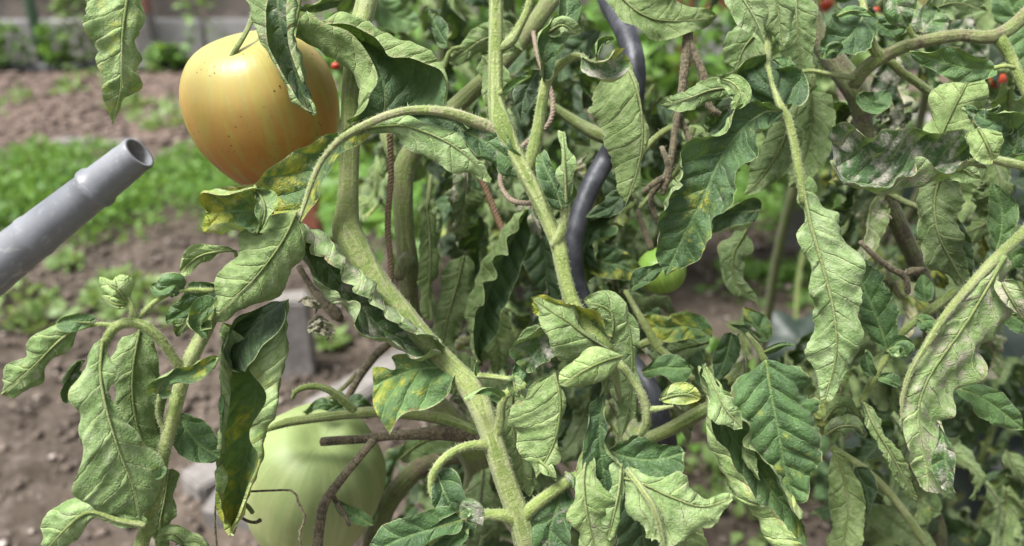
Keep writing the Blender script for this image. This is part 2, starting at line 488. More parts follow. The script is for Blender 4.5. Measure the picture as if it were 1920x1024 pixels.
def leaf(parent, spine, w, D, face='U', roll=0, curl=(40, 40), color=(.2, 0, .5), name='leaf', label=None,
         cp=1.4, serr=.05, lobes=6, pucker=.10, nu=None, nv=30, midr=.0011, seed=None, twist=0, vis=True):
    """A leaf swept along its midrib. spine: (x, y[, cm further away]) photo pixels at depth D; w: half width in px (number, list,
    or (right, left) lists, right and left as seen walking along the spine); curl in degrees, + towards the viewer."""
    seed = seed if seed is not None else int(abs(spine[0][0] * 7 + spine[0][1] * 13 + spine[-1][0] * 3)) % 99991
    r_ = np.random.default_rng(seed)
    S = np.array([at(p[0], p[1], D + (p[2] / 100 if len(p) > 2 else 0)) for p in spine])
    Ln = np.linalg.norm(np.diff(S, axis=0), axis=1).sum()
    nu = nu or int(np.clip(Ln / .0011, 24, 130))
    X = catmull(S, nu - 1)
    s = np.concatenate([[0], np.cumsum(np.linalg.norm(np.diff(X, axis=0), axis=1))])
    u = s / s[-1]
    T = np.gradient(X, axis=0); T /= np.linalg.norm(T, axis=1)[:, None]
    Vw = CAM - X; Vw /= np.linalg.norm(Vw, axis=1)[:, None]
    Sd = np.cross(T, Vw); Sd /= np.linalg.norm(Sd, axis=1)[:, None] + 1e-9     # walker's right on screen
    N = np.cross(Sd, T)
    # N towards the viewer
    sg = np.sign((N * Vw).sum(1)); N *= sg[:, None]
    ro = np.radians(lin(roll, u))[:, None]
    S2 = Sd * np.cos(ro) + N * np.sin(ro); N2 = -Sd * np.sin(ro) + N * np.cos(ro)
    if isinstance(w, tuple): wr, wl = lin(w[0], u), lin(w[1], u)
    elif np.isscalar(w): wr = wl = w * leaf_profile(u)
    else: wr = wl = lin(w, u)
    if not np.isscalar(w):
        e = np.minimum(1, (u / .07 + .02) ** .5) * np.minimum(1, ((1 - u) / .06 + .02) ** .6); wr = wr * e; wl = wl * e
    k = D / FPX
    def more(c):
        c = lin(c, u); c = np.where(np.abs(c) < 75, c * 1.75, c * 1.15)
        return np.radians(c * (1 + .22 * np.sin(u * 7 + seed % 7)))
    cr, cl = more(curl[0]), more(curl[1])
    wr = wr * (1 + .035 * np.minimum(2.2, np.abs(cr)) ** 2); wl = wl * (1 + .035 * np.minimum(2.2, np.abs(cl)) ** 2)
    halfn = nv // 2
    t = np.linspace(0, 1, halfn + 1)
    def half(wd, cc, sgn, ph):
        wd = np.maximum(wd, .3) * k
        saw = np.abs(((u * lobes + ph) % 1) - .3)
        m = 1 + serr * (1 - 2 * saw) * np.where(u < .95, 1, .3) + serr * .35 * np.sin(u * lobes * 19 + ph * 9)
        wd = wd * m
        phi = cc[:, None] * (t[None] ** cp)
        dt = np.diff(t)
        ph_m = (phi[:, 1:] + phi[:, :-1]) / 2
        a = np.concatenate([np.zeros((nu, 1)), np.cumsum(np.cos(ph_m) * dt, 1)], 1) * wd[:, None]
        b = np.concatenate([np.zeros((nu, 1)), np.cumsum(np.sin(ph_m) * dt, 1)], 1) * wd[:, None]
        return X[:, None] + a[..., None] * (sgn * S2[:, None]) + b[..., None] * N2[:, None], sgn * wd[:, None] * t[None]
    PR, vR = half(wr, cr, 1, r_.random()); PL, vL = half(wl, cl, -1, r_.random())
    P = np.concatenate([PL[:, ::-1], PR[:, 1:]], 1)
    vcm = np.concatenate([vL[:, ::-1], vR[:, 1:]], 1) * 100
    vn = np.concatenate([-t[::-1], t[1:]])[None].repeat(nu, 0)
    # du x dv with dv along +S (right): T x S2 = ? away from viewer -> front face away
    flip = np.sign((np.cross(T, S2) * N2).sum(1).mean())
    fc = (1 if face == 'T' else -1) * flip
    return finish_leaf(P, s * 100, vcm, vn, u, fc, parent, color, name, label, vis, pucker, seed, midr, X)


def rail_leaf(parent, rails, D, mid, face='T', color=(.2, 0, .5), name='leaf', label=None, pucker=.08, nu=90, sub=9, serr=.0, lobes=7, midr=.0011, seed=1):
    """A leaf lofted over rails that all run base to tip: [(cm further away, [(x, y[, cm])...]), ...]. Where the loft doubles back, the other face shows."""
    A = []
    for dz, pts in rails:
        A.append(catmull(np.array([at(p[0], p[1], D + (dz + (p[2] if len(p) > 2 else 0)) / 100) for p in pts]), nu - 1))
    A = np.array(A)                               # (k, nu, 3)
    k = len(A)
    n = (k - 1) * sub + 1
    Q = np.concatenate([(2 * A[0] - A[1])[None], A, (2 * A[-1] - A[-2])[None]])
    P = np.zeros((nu, n, 3))
    for c in range(n):
        i = min(c // sub, k - 2); t = (c - i * sub) / sub
        p0, p1, p2, p3 = Q[i:i + 4]
        P[:, c] = .5 * ((2 * p1) + (-p0 + p2) * t + (2 * p0 - 5 * p1 + 4 * p2 - p3) * t ** 2 + (-p0 + 3 * p1 - 3 * p2 + p3) * t ** 3)
    dist = np.concatenate([np.zeros((nu, 1)), np.cumsum(np.linalg.norm(np.diff(P, axis=1), axis=2), 1)], 1)
    m = mid * sub
    vcm = (dist - dist[:, m:m + 1]) * 100
    vn = np.where(vcm >= 0, vcm / (vcm[:, -1:] + 1e-6), vcm / (-vcm[:, :1] + 1e-6))
    vn = np.clip(vn, -1, 1)
    if serr:
        u = np.linspace(0, 1, nu)
        saw = serr * (np.abs(((u * lobes) % 1) - .3) * 1.6 + .2 * np.sin(u * 60))
        for e, q in ((0, sub), (-1, n - 1 - sub)):
            rng_ = range(0, sub) if e == 0 else range(n - sub, n)
            for c in rng_:
                f = (1 - c / sub) if e == 0 else (c - (n - 1 - sub)) / sub
                P[:, c] += (P[:, q] - P[:, e].copy()) * 0 + (P[:, q] - P[:, c]) * (saw * f * f)[:, None]
    s = np.concatenate([[0], np.cumsum(np.linalg.norm(np.diff(P[:, m], axis=0), axis=1))])
    fc = 1
    du = P[nu // 2 + 1, m] - P[nu // 2, m]; dv = P[nu // 2, min(m + 1, n - 1)] - P[nu // 2, max(m - 1, 0)]
    nv_ = np.cross(du, dv); tow = np.sign(nv_.dot(CAM - P[nu // 2, m]))
    fc = tow * (1 if face == 'T' else -1)
    return finish_leaf(P, s * 100, vcm, vn, np.linspace(0, 1, nu), fc, parent, color, name, label, True, pucker, seed, midr, P[:, m])

# ================================================================ the garden behind
def grid_ground():
    """ground sheet: fine near the beds, coarse out to the horizon"""
    def axis(lo, hi, fine_lo, fine_hi, step):
        a = list(np.arange(fine_lo, fine_hi, step))
        k = step; x = fine_hi
        while x < hi: a.append(x); k *= 1.35; x += k
        k = step; x = fine_lo - step
        while x > lo: a.insert(0, x); k *= 1.35; x -= k
        return np.array(a)
    xs = axis(-150, 150, -2.6, 2.2, .02); ys = axis(-30, 250, .7, 5.6, .02)
    X, Y = np.meshgrid(xs, ys)
    def n2(x, y, s, seed):
        r_ = np.random.default_rng(seed); z = 0
        for k in range(7):
            a = r_.uniform(0, 6.28); f = s * r_.uniform(.7, 1.4); z = z + np.sin((x * np.cos(a) + y * np.sin(a)) * f + r_.uniform(0, 6.28))
        return z / 7
    Z = .018 * n2(X, Y, 6, 1) + .010 * n2(X, Y, 21, 2) + .008 * n2(X, Y, 60, 3) + rng.normal(0, .0025, X.shape)
    # dug bed: lumpier where the soil is bare
    near = np.clip((2.3 - Y) * 2, 0, 1)
    Z += near * (.014 * n2(X, Y, 34, 5) + .006 * n2(X, Y, 95, 6))
    V = np.stack([X, Y, Z], -1).reshape(-1, 3)
    nx = len(xs)
    i = np.arange(len(ys) - 1)[:, None] * nx; j = np.arange(nx - 1)[None]
    F = np.stack([i + j, i + j + 1, i + nx + j + 1, i + nx + j], -1).reshape(-1, 4)
    s = NT('garden_soil')
    v = s.objvec()
    a = s.noise(v, 2.2, 6, .65); b = s.noise(v, 24, 6, .75); c = s.noise(v, 110, 4, .75)
    col = s.mix(s.sstep(a, .38, .64), (.060, .047, .036), (.112, .090, .072))
    col = s.mix(s.math('MULTIPLY', s.sstep(b, .50, .68), .7), col, (.20, .165, .145))
    col = s.mix(s.math('MULTIPLY', s.sstep(b, .46, .30), .8), col, (.040, .028, .024))
    col = s.mix(s.math('MULTIPLY', s.sstep(c, .58, .70), .55), col, (.29, .255, .225))
    sx = s.n('ShaderNodeSeparateXYZ'); s.L(v, sx.inputs[0])
    mul = s.sstep(sx.outputs[1], 3.3, 3.7)
    mc = s.mix(s.sstep(b, .35, .65), (.070, .048, .040), (.22, .165, .140))
    col = s.mix(mul, col, mc)
    m = s.fin(col, .9, s.bump(s.math('ADD', b, s.math('MULTIPLY', c, .5)), .012, 1.0), Specular_IOR_Level=.2)
    o = put('ground', new_mesh('ground', V, F, True), m)
    o['kind'] = 'structure'
grid_ground()


def scatter_lumps(name, n, fn, size, mat, flat=.6, seed=3, kind='stuff', parent=None):
    """n small irregular lumps in one mesh; fn(rng) gives a position"""
    r_ = np.random.default_rng(seed)
    ico = np.array([[0, 0, 1], [.9, 0, .3], [.28, .85, .3], [-.72, .53, .3], [-.72, -.53, .3], [.28, -.85, .3], [.3, .2, -.6], [-.4, .1, -.6], [.1, -.4, -.6]])
    fc = [(0, 1, 2), (0, 2, 3), (0, 3, 4), (0, 4, 5), (0, 5, 1), (1, 6, 2), (2, 7, 3), (3, 7, 4), (4, 8, 5), (5, 8, 1), (1, 8, 6), (2, 6, 7), (4, 7, 8), (6, 8, 7)]
    V, F = [], []
    for k in range(n):
        p = fn(r_); sz = size[0] + (size[1] - size[0]) * r_.random() ** 3
        a = r_.uniform(0, 6.28); c_, s__ = math.cos(a), math.sin(a)
        v = ico * (1 + r_.normal(0, .18, ico.shape)) * np.array([sz * r_.uniform(.7, 1.5), sz, sz * flat])
        v = np.stack([v[:, 0] * c_ - v[:, 1] * s__, v[:, 0] * s__ + v[:, 1] * c_, v[:, 2]], 1) + p
        b = len(V) * 9
        V.append(v); F += [(x + b, y + b, z + b) for x, y, z in fc]
    me = new_mesh(name, np.vstack(V), np.array(F), False)
    o = put(name, me, mat, parent)
    if kind: o['kind'] = kind
    return o


def gpos(x0, x1, y0, y1, z=.008):
    def f(r_):
        return np.array([r_.uniform(x0, x1), y0 + (y1 - y0) * r_.random(), z])
    return f
clod_mat = noise_mat('soil_clods', (.060, .045, .035), (.15, .118, .095), 9, .9, .004, (.27, .225, .19))
scatter_lumps('soil_clods', 11000, gpos(-1.9, 1.5, .8, 2.5), (.003, .015), clod_mat, .7, 4)
bark_mat = noise_mat('bark_mulch', (.075, .050, .040), (.22, .165, .135), 14, .85, .004, (.36, .30, .26))
scatter_lumps('bark_mulch', 5200, gpos(-3.9, 2.2, 3.5, 5.35), (.012, .038), bark_mat, .35, 5)
peb_mat = noise_mat('pebbles', (.26, .21, .18), (.40, .35, .31), 5, .7, .002)
scatter_lumps('pebbles', 260, gpos(-2.0, 1.6, .75, 2.4, .014), (.006, .015), peb_mat, .6, 6)


def weed_mat(name, c1, c2, c3):
    s = NT(name)
    v = s.objvec(); a = s.noise(v, 7, 3); b = s.noise(v, 60, 3, .7)
    col = s.mix(s.sstep(a, .35, .65), c1, c2); col = s.mix(s.math('MULTIPLY', s.sstep(b, .5, .7), .6), col, c3)
    s.fin(col, .55)
    tr = s.n('ShaderNodeBsdfTranslucent'); s.set(tr.inputs['Color'], (c3[0] * 1.2, c3[1] * 1.3, c3[2] * .8, 1))
    ms = s.n('ShaderNodeMixShader'); ms.inputs[0].default_value = .3
    s.L(s.b.outputs[0], ms.inputs[1]); s.L(tr.outputs[0], ms.inputs[2]); s.L(ms.outputs[0], s.out.inputs['Surface'])
    return s.m
WEED = weed_mat('weed_leaf', (.075, .175, .028), (.130, .255, .045), (.22, .34, .085))
WEED_PALE = weed_mat('pale_weed_leaf', (.12, .20, .06), (.20, .30, .10), (.28, .36, .14))


def leaflets(name, n, fn, size, mat, seed, up=.5, parent=None, kind='stuff', long=1.6):
    """n folded little leaves (4 triangles each) in one mesh; fn(r) gives (point, outward direction)"""
    r_ = np.random.default_rng(seed)
    P = np.zeros((n, 3)); D_ = np.zeros((n, 3))
    for k in range(n): P[k], D_[k] = fn(r_)
    D_ += r_.normal(0, .45, (n, 3)); D_ /= np.linalg.norm(D_, axis=1)[:, None]
    upv = np.array([0, 0, 1.0]) + r_.normal(0, .5, (n, 3))
    S = np.cross(D_, upv); S /= np.linalg.norm(S, axis=1)[:, None] + 1e-9
    N_ = np.cross(S, D_)
    L = r_.uniform(size[0], size[1], n)[:, None] * long; W = L / long * .5
    V = np.stack([P, P + D_ * L * .45 + S * W + N_ * W * .35, P + D_ * L * .5, P + D_ * L * .45 - S * W + N_ * W * .35, P + D_ * L - N_ * L * .15], 1).reshape(-1, 3)
    k = np.arange(n)[:, None] * 5
    F = np.concatenate([k + np.array([0, 2, 1]), k + np.array([0, 3, 2]), k + np.array([1, 2, 4]), k + np.array([2, 3, 4])])
    o = put(name, new_mesh(name, V, F, True), mat, parent)
    if kind: o['kind'] = kind
    return o


def clump_field(cents, rad, h):
    def f(r_):
        c = cents[r_.integers(len(cents))]
        a, q = r_.uniform(0, 6.28), r_.random() ** .6
        rr = rad * c[2]
        p = np.array([c[0] + rr * q * math.cos(a), c[1] + rr * q * math.sin(a), h * c[2] * (1 - q * q) * r_.random() ** .5 + .005])
        d = np.array([math.cos(a) * q, math.sin(a) * q, .6])
        return p, d
    return f
r0 = np.random.default_rng(11)
cen = []
for k in range(290):                                # the strip of weeds between the bare bed and the mulch
    x = r0.uniform(-2.6, 2.6); y = r0.uniform(2.45, 3.30)
    cen.append((x, y, r0.uniform(.6, 1.3)))
leaflets('weed_strip', 44000, clump_field(cen, .13, .09), (.009, .022), WEED, 12)
cen = [(r0.uniform(-3.2, 1.2), r0.uniform(3.6, 5.3), r0.uniform(.5, 1.1)) for k in range(20)]
leaflets('mulch_weeds', 700, clump_field(cen, .16, .10), (.02, .05), WEED_PALE, 13)
cen = []
for (px, py, sz) in [(40, 590, 1.0), (10, 560, .9), (80, 610, .6), (240, 555, .9), (260, 590, .7), (215, 545, .6), (620, 650, .3), (190, 575, .5), (130, 500, .4), (350, 600, .5), (1330, 900, .5), (1480, 930, .9), (1560, 900, .8), (1400, 960, .8)]:
    g = ground(px, py); cen.append((g[0], g[1], sz))
leaflets('seedling_weeds', 620, clump_field(cen, .09, .07), (.012, .034), WEED_PALE, 14)
cen = [(r0.uniform(.1, 1.6), r0.uniform(1.0, 2.3), r0.uniform(.5, 1.0)) for k in range(40)]
leaflets('ground_weeds', 2200, clump_field(cen, .10, .07), (.012, .03), WEED, 15)


# ---- boxes
def box_mesh(name, x0, x1, y0, y1, z0, z1, bev=.004, rough=0, seed=0):
    import bmesh
    bm = bmesh.new()
    bmesh.ops.create_cube(bm, size=1)
    for v in bm.verts:
        v.co = Vector(((x0 + x1) / 2 + v.co.x * (x1 - x0), (y0 + y1) / 2 + v.co.y * (y1 - y0), (z0 + z1) / 2 + v.co.z * (z1 - z0)))
    bmesh.ops.bevel(bm, geom=bm.edges[:], offset=bev, segments=2, affect='EDGES')
    if rough:
        r_ = random.Random(seed)
        for v in bm.verts: v.co += Vector([r_.uniform(-rough, rough) for _ in range(3)])
    me = bpy.data.meshes.new(name); bm.to_mesh(me); bm.free()
    return me
conc = noise_mat('weathered_concrete', (.15, .14, .132), (.24, .225, .212), 7, .85, .002, (.31, .29, .275), sc2=60)
conc_d = noise_mat('old_wall_concrete', (.27, .265, .265), (.42, .41, .415), 3, .9, .004, (.50, .48, .48), sc2=30)
wood = noise_mat('weathered_boards', (.10, .082, .070), (.20, .165, .140), 4, .85, .003, (.27, .23, .20), sc2=40)
woodl = noise_mat('pale_boards', (.26, .21, .185), (.36, .31, .275), 4, .85, .003, (.42, .37, .33), sc2=40)
rust = noise_mat('red_brown_paint', (.21, .070, .042), (.30, .105, .065), 12, .65, .002, (.36, .17, .11))

g = ground(0, 118)
FY = float(g[1])
# plinth wall, built of blocks
wall = thing('plinth_wall', 'low grey concrete plinth wall along the garden fence', 'wall', (0, FY, 0))
for k in range(-7, 14):
    put('block', box_mesh('block', -4.2 + k * .72, -4.2 + k * .72 + .712, FY, FY + .16, -.05, .27, .008, .003, k + 9), conc_d, wall)
fence = thing('board_fence', 'weathered brown board fence standing above the grey plinth', 'fence', (0, FY + .1, .3))
zb = .28
for k in range(-7, 14):
    for r_i in range(5):
        mt = woodl if (k in (4, 5) and r_i < 1) or (k + 2 * r_i) % 4 == 0 else wood
        put('board', box_mesh('board', -4.2 + k * .72, -4.2 + k * .72 + .71, FY + .05 + .012 * ((k + r_i) % 2), FY + .075 + .012 * ((k + r_i) % 2), zb + r_i * .16, zb + r_i * .16 + .145, .004, .002, k * 7 + r_i + 90), mt, fence)
post = thing('fence_post', 'red brown painted post on a pale concrete foot before the board fence', 'post', (0, 0, 0))
gp = at(293, 22, (FY - .06) / math.cos(PITCH) * .93)
px_ = float(ground(293, 118)[0])
put('post_shaft', box_mesh('post_shaft', px_ - .05, px_ + .05, FY - .12, FY - .02, .33, 1.5, .006), rust, post)
put('concrete_foot', box_mesh('concrete_foot', px_ - .055, px_ + .055, FY - .13, FY - .01, -.05, .33, .01), conc, post)
# chain-link fence in front of the wall
def wire_mesh(x0, x1, z0, z1, y, cell, r):
    V, F = [], []
    def seg(a, b):
        d = np.array(b) - np.array(a); L = np.linalg.norm(d); d /= L
        n = np.cross(d, [0, 1, 0]); m = np.array([0, 1.0, 0])
        k = len(V)
        for p in (a, b):
            for q in (n, m, -n, -m): V.append(np.array(p) + q * r)
        for i in range(4): F.append((k + i, k + (i + 1) % 4, k + 4 + (i + 1) % 4, k + 4 + i))
    H = z1 - z0; k = x0 - H
    while k < x1:
        a, b = max(k, x0), min(k + H, x1)
        if b > a:
            seg((a, y, z0 + a - k), (b, y, z0 + b - k)); seg((a, y + .003, z1 - (a - k)), (b, y + .003, z1 - (b - k)))
        k += cell
    return new_mesh('wire_mesh', np.array(V), np.array(F), False)
s_ = NT('green_coated_wire'); gw = s_.fin((.10, .17, .12), .5)
s_ = NT('grey_wire'); gyw = s_.fin((.30, .31, .31), .45, Metallic=.6)
cl = thing('chain_link_fence', 'wire chain link fence with a slim green post before the plinth wall', 'wire fence', (0, FY - .2, 0))
o = put('wire_mesh', wire_mesh(-9.0, 5.5, .02, 1.2, FY - .2, .065, .0016), gyw, cl); o['kind'] = 'stuff'
gx = float(ground(118, 118)[0])
for q in (gx - 4.4, gx - 2.2, gx, gx + 2.2, gx + 4.4):
    put('post', tube_mesh('post', np.array([[q, FY - .22, -.02], [q, FY - .22, .7], [q, FY - .22, 1.4]]), np.full(3, .034), 12, 0, 0), gw, cl)
# black plastic sheet edge along the fence
n = 90
xx = np.linspace(-8.5, 5.0, n)
Pp = np.stack([xx, FY - .30 + .03 * np.sin(xx * 5), .03 + .012 * np.sin(xx * 9)], 1)
s_ = NT('black_plastic'); blk = s_.fin((.018, .020, .026), .45)
hose = put('garden_hose', tube_mesh('garden_hose', Pp, np.full(n, .042), 10, 0, .05), blk)
tag(hose, 'black drain hose lying along the foot of the fence', 'hose')
# climbing shrubs at the fence
def fence_shrub(x, w, h, lab, mat, n, seed):
    t = thing('fence_shrub', lab, 'shrub', (x, FY - .3, 0), 'shrubs growing through the wire fence')
    put('stem', tube_mesh('stem', np.array([[x, FY - .3, 0], [x + .02, FY - .31, h * .5], [x - .01, FY - .3, h * .9]]), np.array([.008, .006, .003]), 6), STEM, t, (1, 0, .5))
    def f(r_):
        a = r_.uniform(0, 6.28); q = r_.random() ** .5; z = r_.random() ** .8
        ww = w * (.5 + .5 * math.sin(z * 3.0 + .3)) * q
        return np.array([x + ww * math.cos(a), FY - .32 + .4 * ww * math.sin(a), z * h + .03]), np.array([math.cos(a), -abs(math.sin(a)), .3])
    leaflets('foliage', n, f, (.025, .055), mat, seed, parent=t, kind='stuff')
for i, (pxx, w, h, lab, mt, n) in enumerate([(85, .10, .26, 'light green shrub by the green fence post', WEED, 110), (205, .11, .5, 'light green climber behind the hanging leaf on the wire fence', WEED_PALE, 220),
                                             (160, .08, .25, 'dark low shrub between the two climbers at the fence', WEED, 110), (30, .13, .22, 'small weed clump at the left end of the fence', WEED, 70),
                                             (420, .12, .62, 'light green sprigs hanging above the orange tomato at the fence', WEED, 60), (352, .12, .12, 'low weeds at the fence foot left of the orange tomato', WEED, 150)]):
    fence_shrub(float(ground(pxx, 118)[0]), w, h, lab, mt, n, 30 + i)

# slabs and stones lying on the soil
def slab(name, label, cat, cx, cy, lx, ly, h, rot, mat=conc, group=None, z=-.03):
    me = box_mesh(name, -lx / 2, lx / 2, -ly / 2, ly / 2, z, h, .006, .0015, int(abs(cx * 100)))
    o = put(name, me, mat); o.location = (cx, cy, 0); o.rotation_euler = (0, 0, rot)
    return tag(o, label, cat, group)
def slab_between(name, label, cat, a, b, wd, h, **k):
    A, B = ground(*a, h), ground(*b, h)
    d = B - A; L = float(np.linalg.norm(d[:2]))
    return slab(name, label, cat, float((A[0] + B[0]) / 2), float((A[1] + B[1]) / 2), L, wd, h, math.atan2(d[1], d[0]), **k)
slab_between('edging_slab', 'long pale concrete edging slab running back behind the pale green tomato', 'slab', (352, 900), (585, 770), .075, .045, group='pale slabs edging the bed')
slab_between('edging_slab', 'pale concrete edging slab behind the forked brown shoot', 'slab', (590, 766), (800, 640), .085, .045, group='pale slabs edging the bed')
slab_between('edging_slab', 'pale concrete edging slab lying crosswise under the dark hanging leaf', 'slab', (395, 925), (640, 965), .075, .04, group='pale slabs edging the bed')
g = ground(563, 700)
slab('standing_stone', 'upright grey concrete block standing on the soil behind the hanging leaves', 'block', float(g[0]), float(g[1]), .075, .06, .20, .15)
g = ground(1490, 462)
slab('standing_stone', 'upright grey block at the weed strip seen between the right hand leaves', 'block', float(g[0]), float(g[1]), .085, .07, .24, -.2)
for (xa, xb, yy, lab) in [(95, 178, 262, 'leftmost pale kerb stone at the back of the weeds'), (185, 262, 266, 'second pale kerb stone from the left behind the weeds'), (-130, -20, 270, 'pale kerb stone past the left end of the weed strip')]:
    slab_between('kerb_stone', lab, 'kerb stone', (xa, yy), (xb, yy - 2), .08, .03, group='kerb stones between weeds and mulch')
# painted stakes
tp = ground(587, 455)
st = put('garden_stake', box_mesh('garden_stake', -.03, .03, -.025, .025, -.1, 1.5, .004), rust)
st.location = (float(tp[0]), float(tp[1]), 0)
tag(st, 'red brown square stake in the soil behind the orange tomato', 'stake')
g = ground(1640, 215)
st = put('garden_rail', box_mesh('garden_rail', -.45, .45, -.03, .03, 0, .07, .005), rust)
st.location = tuple(float(c) for c in at(1600, 22, 2.0)); st.rotation_euler = (0, 0, .1)
tag(st, 'red brown rail of a plant frame behind the top right leaves', 'rail')
for q in (-.42, .42):
    p_ = st.location
    put('upright', box_mesh('upright', q - .02, q + .02, -.02, .02, -float(p_[2]) - .1, 0, .004), rust, None).parent = st
# pale bench slab at right, far behind
g = ground(1700, 262)
slab('stone_slab', 'long greyish stone slab behind the dark stem at right', 'slab', float(g[0]), float(g[1]), .9, .3, .10, .1)

# ================================================================ poles, twine, fruit
# grey pipe at the left
s = NT('grey_coated_pipe'); v = s.objvec()
a = s.noise(v, 14, 4); b = s.noise(v, 160, 3, .7)
col = s.mix(s.sstep(a, .35, .65), (.120, .130, .148), (.195, .206, .228))
col = s.mix(s.math('MULTIPLY', s.sstep(s.noise(v, 38, 3, .6), .62, .70), .8), col, (.42, .41, .40))
col = s.mix(s.math('MULTIPLY', s.sstep(s.noise(v, 22, 5, .7), .52, .70), .3), col, (.090, .092, .10))
scr = s.n('ShaderNodeMapping'); s.L(v, scr.inputs[0]); scr.inputs['Rotation'].default_value = (0, 0, .9); scr.inputs['Scale'].default_value = (20, 420, 90)
col = s.mix(s.math('MULTIPLY', s.sstep(s.noise(scr.outputs[0], 1, 3, .7), .60, .68), .5), col, (.36, .36, .37))
col = s.mix(s.math('MULTIPLY', s.sstep(b, .55, .75), .3), col, (.36, .36, .36))
PIPE = s.fin(col, .42, s.bump(b, .0002), Specular_IOR_Level=.5)
pipe = thing('grey_pipe', 'grey open ended pipe with a ring collar sticking up from the left', 'pipe', at(120, 400, .5))
a0, b0 = at(262, 286, .498), at(-260, 702, .56)
def pipe_mesh():
    P0 = np.array(a0); P1 = np.array(b0); ax = P1 - P0; Ln = np.linalg.norm(ax); ax /= Ln
    n = np.cross(ax, [0, 0, 1]); n /= np.linalg.norm(n); m = np.cross(ax, n)
    rr = lambda t: .0109 + (t / Ln) * .0095
    prof = [(.0, rr(0) * .80), (.035, rr(0) * .80), (.12, rr(0) * .8)][::-1] + [(.0, rr(0) * .97), (.001, rr(0) * 1.02), (.006, rr(0) * .99)]
    for t in np.linspace(.012, .036, 4): prof.append((t, rr(t)))
    prof += [(.0375, rr(.037) * 1.12), (.0405, rr(.04) * 1.13), (.042, rr(.04) * 1.0)]
    for t in np.linspace(.05, .092, 5): prof.append((t, rr(t)))
    prof += [(.094, rr(.094) * 1.04), (.097, rr(.097) * 1.04), (.099, rr(.099))]
    for t in np.linspace(.11, Ln, 6): prof.append((t, rr(t)))
    return P0, ax, n, m, prof
P0, ax, n_, m_, prof = pipe_mesh()
def lathe(P0, ax, n_, m_, prof, seg=48):
    ang = np.linspace(0, 2 * np.pi, seg, endpoint=False)
    V = np.concatenate([P0 + ax * t + r * (np.cos(ang)[:, None] * n_ + np.sin(ang)[:, None] * m_) for t, r in prof])
    i = np.arange(len(prof) - 1)[:, None] * seg; j = np.arange(seg)[None]; j2 = (j + 1) % seg
    return V, np.stack([i + j, i + seg + j, i + seg + j2, i + j2], -1).reshape(-1, 4)
V, F = lathe(P0, ax, n_, m_, prof[:-1] + [prof[-1]])
put('pipe_tube', new_mesh('pipe_tube', V, F, True), PIPE, pipe)

# black spiral stake
s = NT('black_steel'); v = s.objvec()
a = s.noise(v, 60, 4, .7)
st_ = s.n('ShaderNodeMapping'); s.L(v, st_.inputs[0]); st_.inputs['Scale'].default_value = (200, 200, 12)
b = s.noise(st_.outputs[0], 1, 3, .6)
col = s.mix(s.sstep(a, .35, .7), (.024, .027, .034), (.070, .075, .088))
col = s.mix(s.math('MULTIPLY', s.sstep(b, .5, .7), .25), col, (.12, .125, .14))
BLK = s.fin(col, .52, s.bump(b, .0004), Metallic=.35, Specular_IOR_Level=.6)
sp = thing('spiral_stake', 'black steel spiral plant stake winding up through the leaves', 'stake', at(1250, 900, .60))
ctrl = [(1075, -230, 19, 8), (1120, -70, 19, 5), (1140, 0, 19, 5), (1172, 60, 20, 2.5), (1190, 120, 20, 1), (1187, 190, 20, 1), (1165, 250, 20, 1), (1135, 300, 19.5, 2), (1105, 355, 19, 1.2), (1082, 420, 18.5, .8), (1075, 480, 18, .8),
        (1086, 545, 18, 1.5), (1120, 610, 18, 2), (1170, 665, 18, 2), (1213, 720, 19, .2), (1240, 790, 19, 0), (1252, 850, 19, 1), (1240, 950, 18, 5), (1220, 1060, 17, 10)]
P = []
for p in ctrl:
    d = .515 + p[3] / 100; P.append([*at(p[0], p[1], d), p[2] * d / FPX])
P.append([P[-1][0] - .005, P[-1][1] + .03, .2, .0062]); P.append([P[-1][0], P[-1][1] + .02, -.1, .0062])
Q = catmull(np.array(P), 260)
put('stake_rod', tube_mesh('stake_rod', Q[:, :3], Q[:, 3], 18, 0, 0), BLK, sp)

# twine
def twine(label, pts, D, rad, col, down=None):
    s = NT('twine_fibre'); v = s.objvec(); b = s.noise(v, 900, 3, .7)
    mt = s.fin(s.mix(s.sstep(b, .35, .65), col, tuple(c * 1.9 for c in col)), .85, s.bump(b, .0005))
    P = np.array([at(p[0], p[1], D + (p[2] / 100 if len(p) > 2 else 0)) for p in pts])
    Ln = np.linalg.norm(np.diff(P, axis=0), axis=1).sum()
    Q = catmull(P, int(Ln / .0008))
    T, N, B = frames(Q)
    t = thing('garden_twine', label, 'twine', Q[0], 'lengths of twine tying up the plants')
    ph = np.linspace(0, Ln / .007 * 2 * np.pi, len(Q))
    for k in (0, 1, 2):
        a = ph + k * 2.094
        H = Q + (np.cos(a)[:, None] * N + np.sin(a)[:, None] * B) * rad * .5
        put('strand', tube_mesh('strand', H, np.full(len(Q), rad * .56), 6, 0, 0), mt, t)
twine('brown twine hanging straight down beside the thick bare stem', [(731, 250), (733, 330, .5), (727, 420, .5), (733, 500, .6), (730, 560, 1)], .50, .0020, (.12, .085, .05))
twine('brown twine slanting behind the curled leaves of the middle', [(895, 320), (915, 365), (935, 415), (960, 470)], .54, .0025, (.11, .07, .04))
twine('pale pinkish twine looped round the light green middle stem', [(1000, 60, 6), (1010, 110, 5), (1035, 180, 4.5), (1030, 230, 4), (990, 265, 4), (950, 305, 3), (938, 340, 1.5), (955, 372, .3), (985, 381, -.6), (1012, 376, -.4), (1030, 360, 1), (1040, 330, 3)], .455, .0016, (.17, .135, .10))

